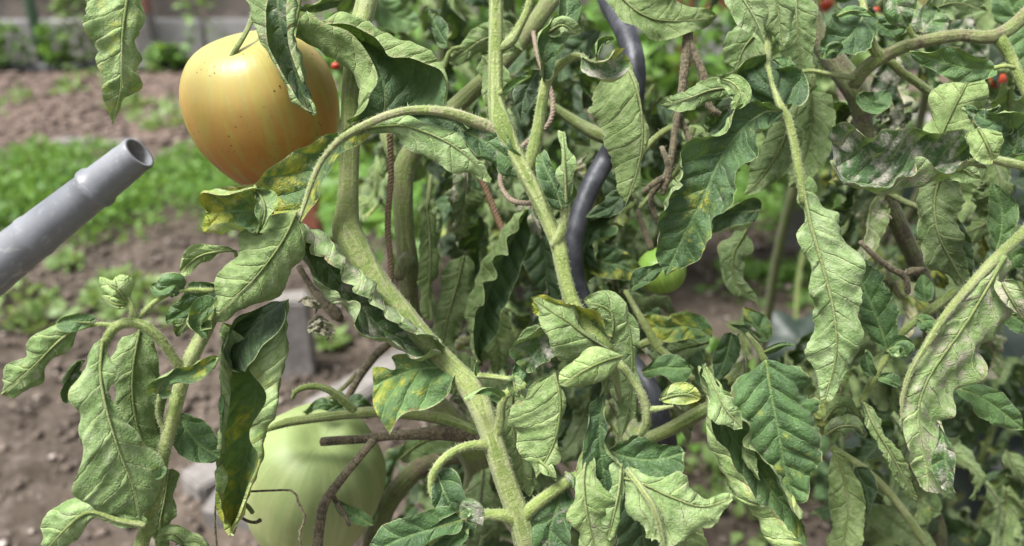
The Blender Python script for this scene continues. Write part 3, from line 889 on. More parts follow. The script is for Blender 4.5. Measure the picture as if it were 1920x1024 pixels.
# fruit
def fruit_mesh(c, R_, prof, axis, nrib=7, ribamp=.03, seed=1, seg=96, flat=1.0):
    """prof: (height, radius) pairs top to bottom, in units of R_"""
    pr = catmull(np.array(prof, float), 60)
    ax = np.array(axis, float); ax /= np.linalg.norm(ax)
    n = np.cross(ax, [0, 1, 0]); n /= np.linalg.norm(n); m = np.cross(ax, n)
    ang = np.linspace(0, 2 * np.pi, seg, endpoint=False)
    r_ = np.random.default_rng(seed); ph = r_.uniform(0, 6.28, 4)
    V = []; UVc = []
    for i, (h, r) in enumerate(pr):
        t = i / 60
        rib = ribamp * (np.cos(nrib * ang + ph[0]) + .6 * np.cos((nrib - 3) * ang + ph[1]) + .4 * np.cos(2 * ang + ph[2])) * max(0.15, (1 - t * 1.15))
        rr = r * R_ * (1 + rib)
        V.append(np.array(c) + ax * h * R_ + rr[:, None] * (np.cos(ang)[:, None] * n * flat + np.sin(ang)[:, None] * m))
        UVc.append(np.stack([np.cos(ang) * 1.0, np.sin(ang)], 1))
    V = np.concatenate(V); 
    k = len(pr)
    i = np.arange(k - 1)[:, None] * seg; j = np.arange(seg)[None]; j2 = (j + 1) % seg
    F = np.stack([i + j, i + seg + j, i + seg + j2, i + j2], -1).reshape(-1, 4)
    uvn = np.stack([np.tile(ang / 6.283, k), np.repeat(np.linspace(0, 1, k), seg)], 1)
    uvc = np.concatenate([np.stack([np.cos(ang) * 3, np.sin(ang) * 3], 1)] * k)
    return new_mesh('fruit', V, F, True, {'nrm': uvn, 'cm': uvc})


def fruit_mat(name, base, streak, shoulder, tipc, spots=.0, rough=.30, tipat=.75):
    s = NT(name)
    un = s.n('ShaderNodeUVMap', uv_map='nrm').outputs[0]; uc = s.n('ShaderNodeUVMap', uv_map='cm').outputs[0]
    sx = s.n('ShaderNodeSeparateXYZ'); s.L(un, sx.inputs[0])
    v = s.objvec()
    # meridian streaks from the direction round the fruit, slowly changing down its length
    cb = s.n('ShaderNodeCombineXYZ'); sc = s.n('ShaderNodeSeparateXYZ'); s.L(uc, sc.inputs[0])
    s.L(sc.outputs[0], cb.inputs[0]); s.L(sc.outputs[1], cb.inputs[1]); s.L(s.math('MULTIPLY', sx.outputs[1], 1.6), cb.inputs[2])
    st = s.noise(cb.outputs[0], 1.9, 4, .6); st2 = s.noise(cb.outputs[0], 3.0, 2, .5)
    big = s.noise(v, 20, 3)
    col = s.mix(s.sstep(st, .40, .62), base, streak)
    col = s.mix(s.math('MULTIPLY', s.sstep(st2, .45, .8), .14), col, shoulder)
    col = s.mix(s.math('MULTIPLY', s.sstep(s.noise(v, 40, 5, .7), .48, .66), .6), col, tuple(c * .82 for c in base))
    shm = s.math('SUBTRACT', 1, s.sstep(s.math('ADD', sx.outputs[1], s.math('MULTIPLY', s.math('SUBTRACT', st, .5), .8)), .06, .58))
    col = s.mix(s.math('MULTIPLY', shm, .85), col, shoulder)
    col = s.mix(s.sstep(s.math('ADD', sx.outputs[1], s.math('MULTIPLY', s.math('SUBTRACT', big, .5), .3)), tipat - .2, tipat + .15), col, tipc)
    sp = s.vor(v, 260); spm = s.math('MULTIPLY', s.math('SUBTRACT', 1, s.sstep(sp, .10, .20)), s.sstep(s.noise(v, 45, 2), .5, .62))
    col = s.mix(s.math('MULTIPLY', spm, spots), col, (.10, .055, .02))
    pale = s.vor(v, 420); col = s.mix(s.math('MULTIPLY', s.math('SUBTRACT', 1, s.sstep(pale, .1, .3)), .10), col, tuple(min(1, c * 1.4) for c in streak))
    m = s.fin(col, rough, s.bump(s.math('ADD', s.math('MULTIPLY', s.noise(v, 420, 2), .12), s.math('MULTIPLY', st, .8)), .0005), Subsurface_Weight=.12, Specular_IOR_Level=.34)
    s.b.inputs['Subsurface Radius'].default_value = (.01, .006, .002); s.b.inputs['Subsurface Scale'].default_value = .6
    return m
ORANGE = fruit_mat('ripening_tomato_skin', (.45, .185, .040), (.38, .290, .070), (.31, .33, .11), (.31, .120, .042), 1.0, .40, .74)
GREEN = fruit_mat('pale_green_tomato_skin', (.31, .36, .150), (.34, .38, .175), (.20, .27, .10), (.29, .34, .09), .1, .5, .85)
GREEN2 = fruit_mat('small_green_tomato_skin', (.20, .32, .055), (.27, .38, .08), (.15, .28, .05), (.22, .33, .06), .05, .35)
RED = fruit_mat('red_tomato_skin', (.30, .030, .015), (.34, .045, .02), (.30, .06, .02), (.28, .03, .01), .0, .3)

D0 = .475
cc = at(494, 206, D0); Rr = 141 * D0 / FPX
tom = thing('ripening_tomato', 'large yellow orange heart shaped tomato hanging beside the thick stem', 'tomato', cc)
put('fruit', fruit_mesh(cc, Rr, [(.86, .0), (.89, .12), (.93, .32), (.90, .55), (.74, .78), (.45, .95), (.1, 1.0), (-.25, .955), (-.6, .80), (-.95, .56), (-1.25, .34), (-1.47, .14), (-1.53, .0)], (-.15, -.14, 1), 6, .016, 3), ORANGE, tom)
tube_px('fruit_stalk', [(429, 118, 7, -2.6), (440, 96, 6, -2.9), (456, 70, 5.5, -2.5), (470, 42, 5.5, -1.5), (480, 10, 6, 0), (488, -40, 6, 1)], D0 - .012, tom, (.1, .3, .42), hair=25, seg=10)

D0 = .545
cc = at(588, 905, D0); Rr = 128 * D0 / FPX
tg = thing('unripe_tomato', 'large pale green ribbed tomato hanging low behind the brown shoots', 'tomato', cc)
put('fruit', fruit_mesh(cc, Rr, [(.93, .0), (.96, .15), (1.03, .35), (1.0, .55), (.82, .80), (.45, .97), (.0, 1.0), (-.45, .95), (-.95, .78), (-1.35, .5), (-1.6, .2), (-1.66, 0)], (.28, -.22, 1), 7, .026, 8), GREEN, tg)
# calyx
for k in range(5):
    a = k * 1.2566 + .5
    leaf(tg, [(640, 762, 0), (640 + 40 * math.cos(a), 762 - 20 * math.sin(a), -1 + math.sin(a)), (640 + 75 * math.cos(a), 775 - 14 * math.sin(a), .5 + 1.5 * math.sin(a))], 9, .525, 'T', 0, (20, 20), (.0, 0, .5), 'sepal', midr=0, serr=0)
D0 = .56
cc = at(1240, 508, D0)
ts = thing('small_green_tomato', 'small round green tomato behind the drooping yellow tipped leaf', 'tomato', cc)
put('fruit', fruit_mesh(cc, 46 * D0 / FPX, [(.85, 0), (.88, .2), (.8, .55), (.5, .88), (0, 1), (-.5, .86), (-.8, .5), (-.92, 0)], (-.35, -.1, 1), 5, .01, 5), GREEN2, ts)
tube_px('fruit_stalk', [(1222, 470, 7), (1215, 450, 8), (1205, 425, 6), (1195, 395, 5)], D0, ts, (.8, 0, .5), seg=8)
for (x, y, r, d, lab) in [(629, 124, 8, .60, 'red tomato peeping out right of the orange one beside the stem'), (1868, 150, 17, .72, 'red tomato glimpsed behind the branch fork at far right'), (1550, 8, 11, 1.0, 'dull red tomato hidden under the topmost right leaves'), (1640, 20, 9, .80, 'red tomato behind the hairy stalk bend at top right')]:
    cc = at(x, y, d); t = thing('red_tomato', lab, 'tomato', cc)
    put('fruit', fruit_mesh(cc, r * d / FPX, [(.85, 0), (.9, .2), (.8, .55), (.5, .88), (0, 1), (-.5, .86), (-.8, .5), (-.92, 0)], (.1, -.1, 1), 5, .01, int(x)), RED, t)
    tube_px('fruit_stalk', [(x, y - r * .8, 4), (x + 4, y - r * 1.6, 4), (x + 14, y - r * 2.4, 4)], d, t, (.3, 0, .4), seg=7)


# ================================================================ front tomato plant
P1 = thing('tomato_plant', 'nearest wilting tomato plant with a thick bare yellow green stem and curled leaves', 'tomato plant', ground(985, 1100))
P2 = thing('tomato_plant', 'tomato plant at right with a dark stem and long limp dusty leaves', 'tomato plant', (.40, .88, 0))
P3 = thing('tomato_plant', 'tomato plant behind the nearest one with olive stems and brown pruned shoots', 'tomato plant', (-.05, .85, 0))
tomato_group = 'tomato plants in the bed'
for p in (P1, P2, P3): p['group'] = tomato_group

# ---- thick stem
base = at(985, 1100, .46)
tube_px('stem', [(735, -240, 20, 3), (700, -60, 24, 2), (688, 0, 23, 1.5), (668, 80, 22, .5), (659, 180, 21, 0), (656, 290, 21, 0), (652, 380, 23, -.2), (650, 428, 31, -.4), (668, 470, 34, -.6), (702, 525, 29, -1), (755, 588, 26, -1.2), (812, 652, 22, -1.5), (850, 690, 22, -2),
                   (888, 735, 27, -2.4), (912, 790, 25, -2.8), (932, 850, 25, -3), (955, 920, 25, -3), (975, 975, 26, -3), (990, 1040, 25, -2.5), (1000, 1120, 25, 0)], .455, P1, (.08, .55, .58), hair=110, seg=26, ridge=.035, rough=.03, step=.003,
        extra=[(base[0] + .01, base[1] + .05, .30, .009), (base[0], base[1] + .08, -.05, .011)])
tube_px('side_shoot', [(632, 445, 10), (618, 452, 9), (608, 460, 4)], .453, P1, (.1, 0, .6), hair=60)
# ---- middle stem
tube_px('stem', [(918, -240, 12), (928, -60, 15), (930, 0, 15), (930, 60, 15.5), (929, 130, 16), (931, 190, 18), (942, 238, 23), (962, 282, 19), (985, 325, 18), (1008, 370, 17), (1032, 425, 16), (1048, 460, 18), (1057, 510, 16), (1072, 565, 17), (1098, 612, 19), (1130, 650, 20), (1150, 690, 11, 1), (1162, 750, 5, 3)],
        .415, P1, (.0, .25, .72), hair=190, seg=22, ridge=.07, rough=.05, step=.003)
tube_px('leaf_stalk', [(958, 272, 12, .2), (925, 243, 14, -.2), (880, 224, 13, -.6), (835, 210, 11, -1), (780, 206, 9, -1.2), (735, 214, 8.5, -1.4), (690, 232, 8.5, -1.0), (645, 256, 7.5, -.5), (610, 292, 6.5, -.4), (588, 332, 6, -.4), (573, 375, 5, -.4), (558, 420, 4, -.6)],
        .417, P1, (.05, .85, .68), hair=190, seg=16, ridge=.08, step=.0025)
tube_px('leaf_stalk', [(990, 318, 13), (1000, 285, 15, -.3), (1010, 235, 13, -.5), (1018, 180, 12, -.7), (1028, 145, 12, -.9), (1052, 120, 10, -1.1), (1080, 105, 8, -1.2), (1102, 112, 4, -1.2)], .416, P1, (0, .1, .66), hair=190, seg=16, step=.0025)
tube_px('leaf_stalk', [(938, 92, 9), (958, 76, 12), (975, 48, 9), (990, 15, 8), (1000, -40, 8), (1010, -140, 7)], .414, P1, (0, .1, .66), hair=180, seg=14)
tube_px('leaf_stalk', [(1036, 462, 8), (1050, 440, 11, -.2), (1058, 412, 9, -.4), (1055, 388, 7, -.6), (1042, 360, 5, -.5)], .413, P1, (0, .1, .66), hair=170, seg=12)
tube_px('leaf_stalk', [(934, 178, 6), (944, 170, 5), (955, 160, 3)], .412, P1, (0, .1, .66), seg=8)
tube_px('leaf_stalk', [(928, 842, 12), (905, 834, 11, -.4), (870, 838, 9, -.9), (838, 855, 9, -1.2), (815, 882, 9, -1.4), (808, 915, 7, -1.3), (822, 955, 5, -1.2)], .425, P1, (0, .1, .7), hair=170, seg=14)
tube_px('leaf_stalk', [(928, 822, 13, 0), (938, 785, 10, -.2), (940, 760, 9, -.3), (950, 738, 10, -.5), (985, 722, 8, -.8)], .424, P1, (0, .1, .66), hair=170, seg=14)
tube_px('leaf_stalk', [(975, 975, 16, 0), (1000, 950, 14, -.3), (1032, 925, 13, -.5), (1066, 902, 12, -.7), (1092, 885, 8, -.7)], .424, P1, (0, .1, .7), hair=170, seg=14)
tube_px('leaf_stalk', [(970, 975, 17, 0), (945, 966, 14, -.3), (905, 965, 11, -.5), (868, 972, 11, -.9), (838, 990, 10, -1.2), (812, 1010, 9, -1.4), (785, 1045, 8, -1.4)], .424, P1, (0, .1, .66), hair=170, seg=14)
tube_px('leaf_stalk', [(858, 702, 6), (890, 704, 6, -.4), (930, 707, 6, -.8), (965, 712, 6, -1)], .435, P1, (0, .1, .7), hair=90, seg=10)
tube_px('leaf_stalk', [(1160, 680, 9, -1), (1185, 712, 9, -1.2), (1207, 748, 9.5, -1.2), (1212, 790, 9, -1), (1200, 820, 7, -.5)], .42, P1, (.25, 0, .50), hair=190, seg=12)
tube_px('leaf_stalk', [(1206, 770, 8, -1.1), (1235, 766, 6, -1.1), (1262, 762, 3, -1)], .42, P1, (0, 0, .6), hair=60, seg=10)
tube_px('leaf_stalk', [(1172, 545, 5), (1195, 585, 7), (1218, 625, 9), (1236, 655, 9.5), (1262, 675, 8), (1300, 712, 7)], .50, P1, (0, .2, .58), hair=60, seg=12)
tube_px('leaf_stalk', [(1200, 648, 9, 1), (1222, 640, 10, .4), (1238, 648, 9)], .50, P1, (0, .2, .58), seg=12)

# ---- the big arching leaf, its folded lobes
rail_leaf(P1, [(-.5, [(836, 208), (833, 160), (826, 131), (800, 121), (762, 108), (730, 103), (718, 86), (700, 66), (660, 50), (612, 42)]),
               (-.1, [(838, 206), (835, 128), (795, 96), (745, 66), (700, 42), (660, 32), (632, 30), (606, 38)]),
               (1.6, [(770, 210), (790, 170), (770, 140), (740, 110), (700, 85), (660, 66), (620, 50), (600, 42)]),
               (1.0, [(720, 214), (722, 180), (716, 150), (708, 125), (690, 100), (665, 78), (630, 55), (600, 42)]),
               (.3, [(660, 229), (672, 205), (676, 176), (668, 150), (645, 122), (612, 98), (585, 82), (562, 66)]),
               (-.5, [(653, 231), (667, 206), (677, 178), (673, 147), (645, 114), (612, 90), (582, 79), (553, 74)]),
               (-1.1, [(656, 231), (672, 208), (690, 185), (698, 145), (680, 112), (648, 78), (605, 55), (560, 42)]),
               (-1.2, [(654, 232), (674, 208), (694, 186), (706, 145), (690, 100), (655, 60), (612, 44), (575, 20)])],
          .43, 3, 'T', (.1, .12, .52), name='leaf', label='dark cupped leaf with its pale rim folded over above the arching stalk', pucker=.07, nu=110, sub=9, seed=21)
rail_leaf(P1, [(0, [(705, 222), (650, 236), (590, 266), (540, 292), (505, 318), (480, 345), (440, 350), (405, 356), (386, 385)]),
               (.7, [(700, 232), (650, 250), (600, 285), (555, 320), (520, 350), (490, 380), (450, 385), (420, 395), (400, 410)]),
               (.4, [(702, 236), (650, 260), (612, 298), (590, 340), (572, 382), (548, 418), (512, 438), (482, 442), (462, 438)]),
               (.1, [(706, 242), (664, 268), (630, 304), (606, 345), (590, 385), (562, 422), (524, 446), (492, 450), (464, 444)]),
               ],
          .425, 2, 'T', (.8, .1, .62), label='dark leaf with yellow blotches hanging from the arching stalk over the orange tomato', pucker=.07, nu=100, sub=12, seed=22)
# rolled yellow tip
leaf(P1, [(508, 405, -.6), (475, 396, -1.0), (435, 396, -1.2), (386, 402, -1)], ([44, 56, 60, 36], [50, 62, 60, 36]), .42, 'T', 0, (95, 120), (.85, .2, .8), label='yellow rolled leaf tip in front of the orange tomato', serr=.03, pucker=.10)
leaf(P1, [(478, 350, -1), (496, 385, -1.6), (492, 420, -1.6), (476, 440, -1.2)], 17, .417, 'U', 0, (30, 30), (.5, 0, .6), serr=.03)
leaf(P1, [(556, 398, -1.0), (528, 455, -1.6), (480, 520, -1.8), (430, 568, -1.6), (398, 602, -1.2)], ([45, 78, 72, 48, 10], [14, 52, 60, 38, 8]), .42, 'U', -8, (-35, -55), (.1, .08, .60), label='broad pale leaf underside hanging below the yellow blotched leaf', serr=.02, pucker=.08)
# dark hanging leaf with folded rims
rail_leaf(P1, [(-.4, [(470, 640), (445, 660), (432, 700), (428, 760), (424, 830), (418, 900), (424, 950), (432, 1000)]),
               (-.9, [(420, 606), (412, 660), (413, 740), (412, 820), (404, 900), (410, 960), (432, 1004)]),
               (.9, [(440, 610), (440, 680), (440, 760), (435, 840), (425, 910), (420, 960), (432, 1005)]),
               (1.4, [(480, 600), (482, 680), (478, 760), (466, 840), (450, 900), (438, 960), (432, 1006)]),
               (.8, [(525, 570), (520, 660), (512, 740), (494, 820), (474, 890), (450, 960), (433, 1006)]),
               (-.9, [(541, 560), (538, 650), (526, 740), (502, 810), (482, 880), (458, 950), (434, 1005)]),
               (-1.1, [(525, 578), (500, 640), (466, 690), (500, 745), (466, 812), (486, 860), (468, 905), (435, 1003)])],
          .435, 3, 'T', (.62, .0, .85), label='long hanging leaf rolled into a tube with a dark inside and pale rims', pucker=.08, nu=120, sub=7, seed=23)
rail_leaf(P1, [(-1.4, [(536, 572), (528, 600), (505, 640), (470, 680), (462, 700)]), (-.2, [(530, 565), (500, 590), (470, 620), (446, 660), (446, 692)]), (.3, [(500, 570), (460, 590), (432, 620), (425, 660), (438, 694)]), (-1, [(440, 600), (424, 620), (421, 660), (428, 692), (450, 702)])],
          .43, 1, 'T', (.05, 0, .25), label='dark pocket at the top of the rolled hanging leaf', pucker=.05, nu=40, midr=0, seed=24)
# crumpled long leaf below the stem
rail_leaf(P1, [(-1.2, [(566, 440), (560, 480), (595, 520), (630, 560), (662, 570), (690, 620), (740, 650), (800, 672), (828, 668)]),
               (-.2, [(560, 430), (578, 490), (600, 540), (650, 585), (690, 632), (740, 655), (790, 670), (829, 664)]),
               (1.0, [(562, 430), (600, 480), (640, 530), (685, 585), (720, 620), (760, 640), (800, 655), (830, 660)]),
               (.4, [(566, 424), (615, 450), (660, 500), (710, 560), (750, 600), (790, 620), (815, 632), (831, 656)]),
               (-1.0, [(568, 420), (600, 438), (655, 495), (705, 545), (745, 590), (780, 612), (812, 628), (831, 652)]),
               (-1.5, [(567, 428), (578, 470), (590, 480), (640, 515), (660, 550), (700, 572), (730, 610), (765, 620), (812, 636)])],
          .432, 2, 'T', (.22, .5, .62), label='long crumpled leaf with lilac dusty rim under the thick stem', pucker=.12, nu=130, sub=8, serr=.25, lobes=9, seed=25)
# light leaf right of the fork
leaf(P1, [(655, 248, -1.6), (710, 238, -1.9), (765, 238, -2.1), (830, 262, -2.2), (885, 300, -2), (920, 338, -1.5)], ([7, 14, 34, 44, 36, 6], [5, 16, 28, 26, 20, 4]), .43, 'U', 6, (-25, -60), (.12, 0, .80), label='light green curled leaf across the thick stem below the stalk fork', serr=.02, pucker=.06)
leaf(P1, [(745, 214, -.8), (800, 218, -.9), (850, 232, -.8), (890, 262, -.6)], ([22, 22, 22, 4], 14), .43, 'T', 10, (10, 60), (.0, 0, .4), serr=.03)
leaf(P1, [(868, 246, -.3), (905, 262, -.5), (945, 292, -.5), (978, 326, -.3), (1000, 350, 0)], ([10, 26, 30, 18, 3], [10, 26, 32, 14, 3]), .418, 'T', 0, (-20, 30), (.0, .28, .62), label='bluish green leaf lying against the middle stem below the fork', serr=.03)
# cup leaf on the upright stalk
leaf(P1, [(1020, 152, -.8), (1020, 120, -1.4), (1024, 86, -1.6), (1042, 55, -1.4), (1052, 30, -1)], ([8, 26, 40, 30, 14], [10, 22, 30, 20, 10]), .412, 'T', 0, (60, 70), (.18, .2, .50), label='cupped dark leaf at the bend of the upright stalk', serr=.02)
leaf(P1, [(1030, 60, -1.2), (1055, 48, -1.9), (1084, 66, -1.6)], 17, .408, 'U', 20, (-20, -20), (0, 0, .55), serr=.02)
leaf(P1, [(1060, 62, -.8), (1062, 20, -.8), (1066, -30, -.6)], ([18, 22, 18], [18, 22, 18]), .42, 'T', 0, (55, 35), (0, 0, .5), serr=.03)
leaf(P1, [(1088, 104, -1.1), (1112, 118, -1.4), (1142, 122, -1.7), (1168, 100, -1.4)], ([6, 26, 34, 14], [8, 22, 26, 10]), .408, 'T', -20, (60, 70), (.6, .75, .7), label='small curled leaf with a dry yellow brown rim', serr=.05)
leaf(P1, [(1118, 112, -1.0), (1130, 80, -1.0), (1150, 75, -1)], ([10, 16, 6], [10, 16, 6]), .412, 'T', 0, (120, 60), (0, 0, .55), serr=.02)
leaf(P1, [(1168, 108, .2), (1192, 160, -.3), (1204, 220, -.4), (1203, 280, -.2), (1190, 335, 0), (1172, 388, .4)], ([66, 92, 84, 66, 42, 4], [10, 9, 7, 8, 8, 3]), .425, 'U', 0, (-12, -70), (.25, .1, .46), label='broad limp leaf underside hanging beside the black stake at top middle', serr=.05, pucker=.08)
leaf(P1, [(1054, 392, -.6), (1040, 350, -.8), (1024, 318, -.6), (1012, 288, -.4)], ([10, 30, 20, 4], [12, 30, 22, 4]), .410, 'T', 0, (40, 20), (.25, .1, .55), label='small leaf half folded to show its pale back right of the middle stem', serr=.02)
leaf(P1, [(1062, 380, -.9), (1060, 330, -1.4), (1058, 290, -1.5), (1056, 248, -1.2)], ([8, 16, 16, 3], [8, 14, 16, 3]), .408, 'U', 0, (-20, -40), (.1, 0, .66), serr=.02)
leaf(P1, [(942, 174, -.3), (965, 156, -.5), (996, 143, -.4)], 11, .411, 'T', 0, (25, 10), (0, 0, .75), serr=0)
# wavy margined leaf in the middle background
rail_leaf(P3, [(-1.2, [(980, 392), (975, 430), (950, 445), (955, 480), (925, 490), (930, 520), (905, 530), (908, 570), (890, 585), (886, 630), (900, 680)]),
               (-.7, [(978, 390), (940, 430), (915, 470), (895, 515), (880, 560), (872, 610), (880, 650), (898, 685)]),
               (.8, [(990, 392), (965, 440), (940, 490), (920, 540), (905, 590), (895, 640), (899, 686)]),
               (.3, [(1000, 395), (992, 450), (975, 510), (955, 560), (930, 620), (910, 660), (901, 686)])],
          .52, 2, 'T', (0, 0, .42), label='dark leaf with a pale scalloped folded rim behind the middle stem', pucker=.1, nu=110, sub=9, seed=31)
leaf(P3, [(870, 480), (855, 540), (838, 600), (832, 650), (850, 690)], ([20, 30, 30, 22, 4], [14, 32, 34, 26, 4]), .53, 'U', 0, (-20, -20), (0, 0, .22))
leaf(P3, [(800, 390), (805, 440), (806, 500), (802, 560), (806, 600)], ([14, 22, 20, 16, 3], [10, 22, 22, 18, 3]), .52, 'U', 10, (-30, -60), (0, 0, .34))
tube_px('leaf_stalk', [(808, 330, 5, 1), (803, 370, 5), (800, 395, 5)], .52, P3, (.2, 0, .35), seg=8)
leaf(P3, [(930, 560), (925, 610), (935, 660), (930, 700)], 34, .55, 'U', 0, (20, 20), (0, 0, .25))
leaf(P3, [(1000, 400), (1020, 470), (1025, 540), (1010, 600)], 40, .55, 'T', 0, (20, 20), (0, 0, .30))

# ---- cluster below the middle stem
leaf(P1, [(1130, 650, -.2), (1085, 605, -.7), (1030, 580, -1), (1000, 568, -1)], ([30, 52, 44, 20], [10, 20, 20, 12]), .42, 'T', 25, (30, 60), (1, .1, .75), label='yellow blotched curled leaf left of where the middle stem bends', serr=.06)
leaf(P1, [(1140, 655, -.3), (1100, 630, -1.1), (1060, 600, -1.3), (1030, 582, -1.1), (1000, 560, -1.0)], ([10, 20, 24, 22, 6], [44, 66, 56, 34, 6]), .415, 'U', -14, (-40, -30), (.2, 0, .55), serr=.05)
leaf(P1, [(1140, 650, -.6), (1150, 610, -1), (1140, 580, -1.2), (1095, 565, -1)], ([16, 26, 30, 8], [28, 36, 44, 14]), .42, 'U', 0, (-20, -30), (.15, 0, .56), label='pale leaf underside spread right of the middle stem', serr=.05)
leaf(P1, [(1160, 560, .2), (1180, 620, .2), (1185, 690, .3), (1180, 760, .4), (1165, 820, .5)], ([20, 34, 40, 32, 10], [14, 16, 12, 12, 8]), .44, 'U', 0, (-20, -20), (.15, 0, .52), serr=.05)
leaf(P1, [(1050, 640, .2), (1030, 640, -.4), (1005, 660, -.6), (985, 700, -.5)], ([30, 50, 46, 10], [20, 34, 20, 8]), .43, 'T', 0, (50, 30), (.35, .6, .62), label='crinkled leaf with a dry brown hole left of the bright rolled leaf', serr=.08)
leaf(P1, [(1100, 660, 0), (1060, 660, -.4), (1010, 640, -.4), (960, 670, 0)], 40, .435, 'U', 20, (-20, -60), (.2, .1, .48), serr=.05)
leaf(P1, [(1165, 668, -2), (1130, 678, -2.8), (1095, 695, -3.0), (1052, 722, -2.4)], ([12, 34, 36, 14], [12, 34, 34, 16]), .42, 'U', 0, (-75, -75), (.1, 0, .82), label='bright rolled leaf standing out in the lower middle', serr=.01, pucker=.05)
leaf(P1, [(1040, 700, -.8), (1050, 745, -1), (1048, 790, -1), (1035, 840, -.9), (1005, 896, -.6)], ([44, 84, 88, 70, 10], [12, 12, 12, 10, 5]), .42, 'U', 0, (-12, -60), (.08, .2, .56), label='broad grey green leaf underside below the bright rolled leaf', serr=.02, pucker=.11)
leaf(P1, [(960, 730, 1), (960, 790, 1), (975, 860, 1.2), (990, 930, 1.5)], ([22, 34, 34, 12], [22, 34, 34, 12]), .43, 'U', 0, (-20, -20), (.1, 0, .48))
leaf(P1, [(960, 705, -.8), (965, 725, -.9), (975, 745, -.8)], 17, .425, 'U', 0, (20, 20), (.1, 0, .6), serr=0)
leaf(P1, [(978, 668, -.3), (975, 700, -.6), (960, 730, -.6)], 16, .43, 'T', 0, (10, 10), (.1, 0, .6), serr=0)
leaf(P1, [(940, 748, -.6), (920, 735, -1), (895, 735, -1), (870, 745, -.8)], 13, .42, 'T', 0, (40, 40), (.1, 0, .9), serr=0, label='little light green leaf lying on the thick stem')
leaf(P1, [(893, 704, -.5), (892, 690, -.7), (894, 675, -.7)], 5, .43, 'T', 0, (10, 10), (.1, 0, .9), serr=0)
# mottled pale leaf beside the stem
rail_leaf(P1, [(0, [(862, 690), (820, 668), (770, 665), (735, 668), (738, 692), (698, 690)]), (.2, [(864, 694), (820, 690), (770, 695), (730, 710), (700, 725)]), (-.3, [(864, 700), (825, 712), (780, 730), (735, 755), (700, 760)]), (-.6, [(862, 708), (835, 745), (800, 768), (760, 775), (730, 815)])],
          .435, 1, 'T', (.5, .15, .95), label='mottled pale leaf with ragged tips left of the stem bend', pucker=.09, nu=80, sub=9, seed=33)
# ---- lower middle
leaf(P1, [(1136, 700, -1.2), (1130, 760, -1.4), (1124, 810, -1.4), (1128, 860, -1.2), (1136, 930, -.8)], ([10, 14, 34, 44, 30], [8, 8, 18, 36, 24]), .418, 'T', 0, (40, 60), (.22, .1, .50), label='narrow dark leaf hanging from a long stalk in the lower middle', serr=.02, midr=.0022)
leaf(P1, [(1100, 850, -1.2), (1094, 900, -1.8), (1100, 960, -2), (1120, 1050, -1.5)], ([10, 22, 30, 30], [10, 38, 46, 40]), .418, 'U', 0, (-35, -25), (.15, .35, .66), serr=.06)
leaf(P1, [(1165, 870, -1.2), (1160, 920, -1.5), (1150, 970, -1.5), (1140, 1010, -1.2)], ([14, 16, 16, 10], [10, 14, 16, 8]), .415, 'U', 0, (-30, -30), (.2, 0, .72), serr=.05)
leaf(P1, [(1062, 905, .2), (1045, 950, -.4), (1030, 1000, -.4), (1030, 1060, 0)], ([18, 30, 34, 20], [14, 34, 44, 20]), .425, 'T', 0, (25, 30), (.0, .3, .62), serr=.06)
leaf(P1, [(1140, 845, -.6), (1180, 858, -1), (1230, 862, -1.1), (1285, 848, -1)], ([14, 52, 46, 24], [20, 44, 32, 6]), .42, 'T', 0, (15, 35), (.05, .2, .58), label='dark green leaf with a pale raised crest in the lower middle', serr=.08)
leaf(P1, [(1165, 895, -1), (1200, 905, -1.8), (1255, 930, -2.2), (1315, 950, -2), (1372, 935, -1.5)], ([16, 62, 84, 42, 10], [14, 24, 38, 24, 14]), .415, 'U', 0, (-20, -30), (.1, .1, .74), label='broad pale leaf underside with a wavy end at bottom middle', serr=.10, lobes=5, pucker=.09)
tube_px('leaf_stalk', [(1176, 880, 6, -1.2), (1200, 912, 7, -2.3), (1225, 950, 7, -2.6), (1240, 1000, 7, -2.4), (1246, 1050, 7, -2)], .415, P1, (0, 0, .55), hair=170, seg=10)
leaf(P1, [(1240, 940, -.6), (1270, 990, -1), (1300, 1050, -.6)], ([30, 44, 44], [20, 38, 36]), .43, 'U', 0, (10, 10), (.0, .1, .60))
leaf(P1, [(1175, 900, 1), (1200, 960, 1), (1210, 1050, 1)], ([40, 50, 50], [30, 40, 40]), .43, 'T', 0, (10, 10), (0, 0, .35))
leaf(P1, [(1205, 700, -.6), (1235, 690, -1), (1268, 690, -1), (1300, 690, -.8)], ([8, 24, 26, 6], [6, 18, 22, 5]), .48, 'T', 10, (20, 20), (.1, .1, .80), label='flat green leaf pointing right above the yellow oval leaf', serr=.02)
leaf(P1, [(1238, 750, -.9), (1262, 742, -1.2), (1290, 740, -1.2), (1314, 748, -1)], ([8, 17, 17, 5], [8, 20, 20, 5]), .43, 'U', 0, (20, 10), (1, .3, .85), label='small yellow oval leaf with dry purple specks', serr=0)
leaf(P1, [(820, 890, -1), (836, 930, -1.4), (858, 975, -1.2), (880, 1010, -1)], ([16, 20, 18, 8], [18, 36, 36, 10]), .425, 'T', 0, (30, 40), (.12, 0, .60), label='half opened leaf under the arching stalk at bottom middle', serr=.04)
leaf(P1, [(868, 975, -1.2), (800, 995, -1.6), (740, 1015, -1.6), (690, 1045, -1.2)], ([30, 34, 34, 10], [10, 32, 40, 12]), .42, 'T', 0, (10, 50), (.15, .1, .55), label='dark leaf with a pale rim in the bottom edge of the picture', serr=.03)
leaf(P1, [(860, 968, -1.4), (880, 955, -1.9), (905, 985, -1.8)], 17, .418, 'T', 0, (15, 30), (0, .6, .9), serr=0)
leaf(P1, [(880, 990, -1), (850, 1010, -1.2), (820, 1050, -1)], ([40, 50, 40], [20, 30, 30]), .42, 'T', 0, (30, 60), (.1, .1, .6))
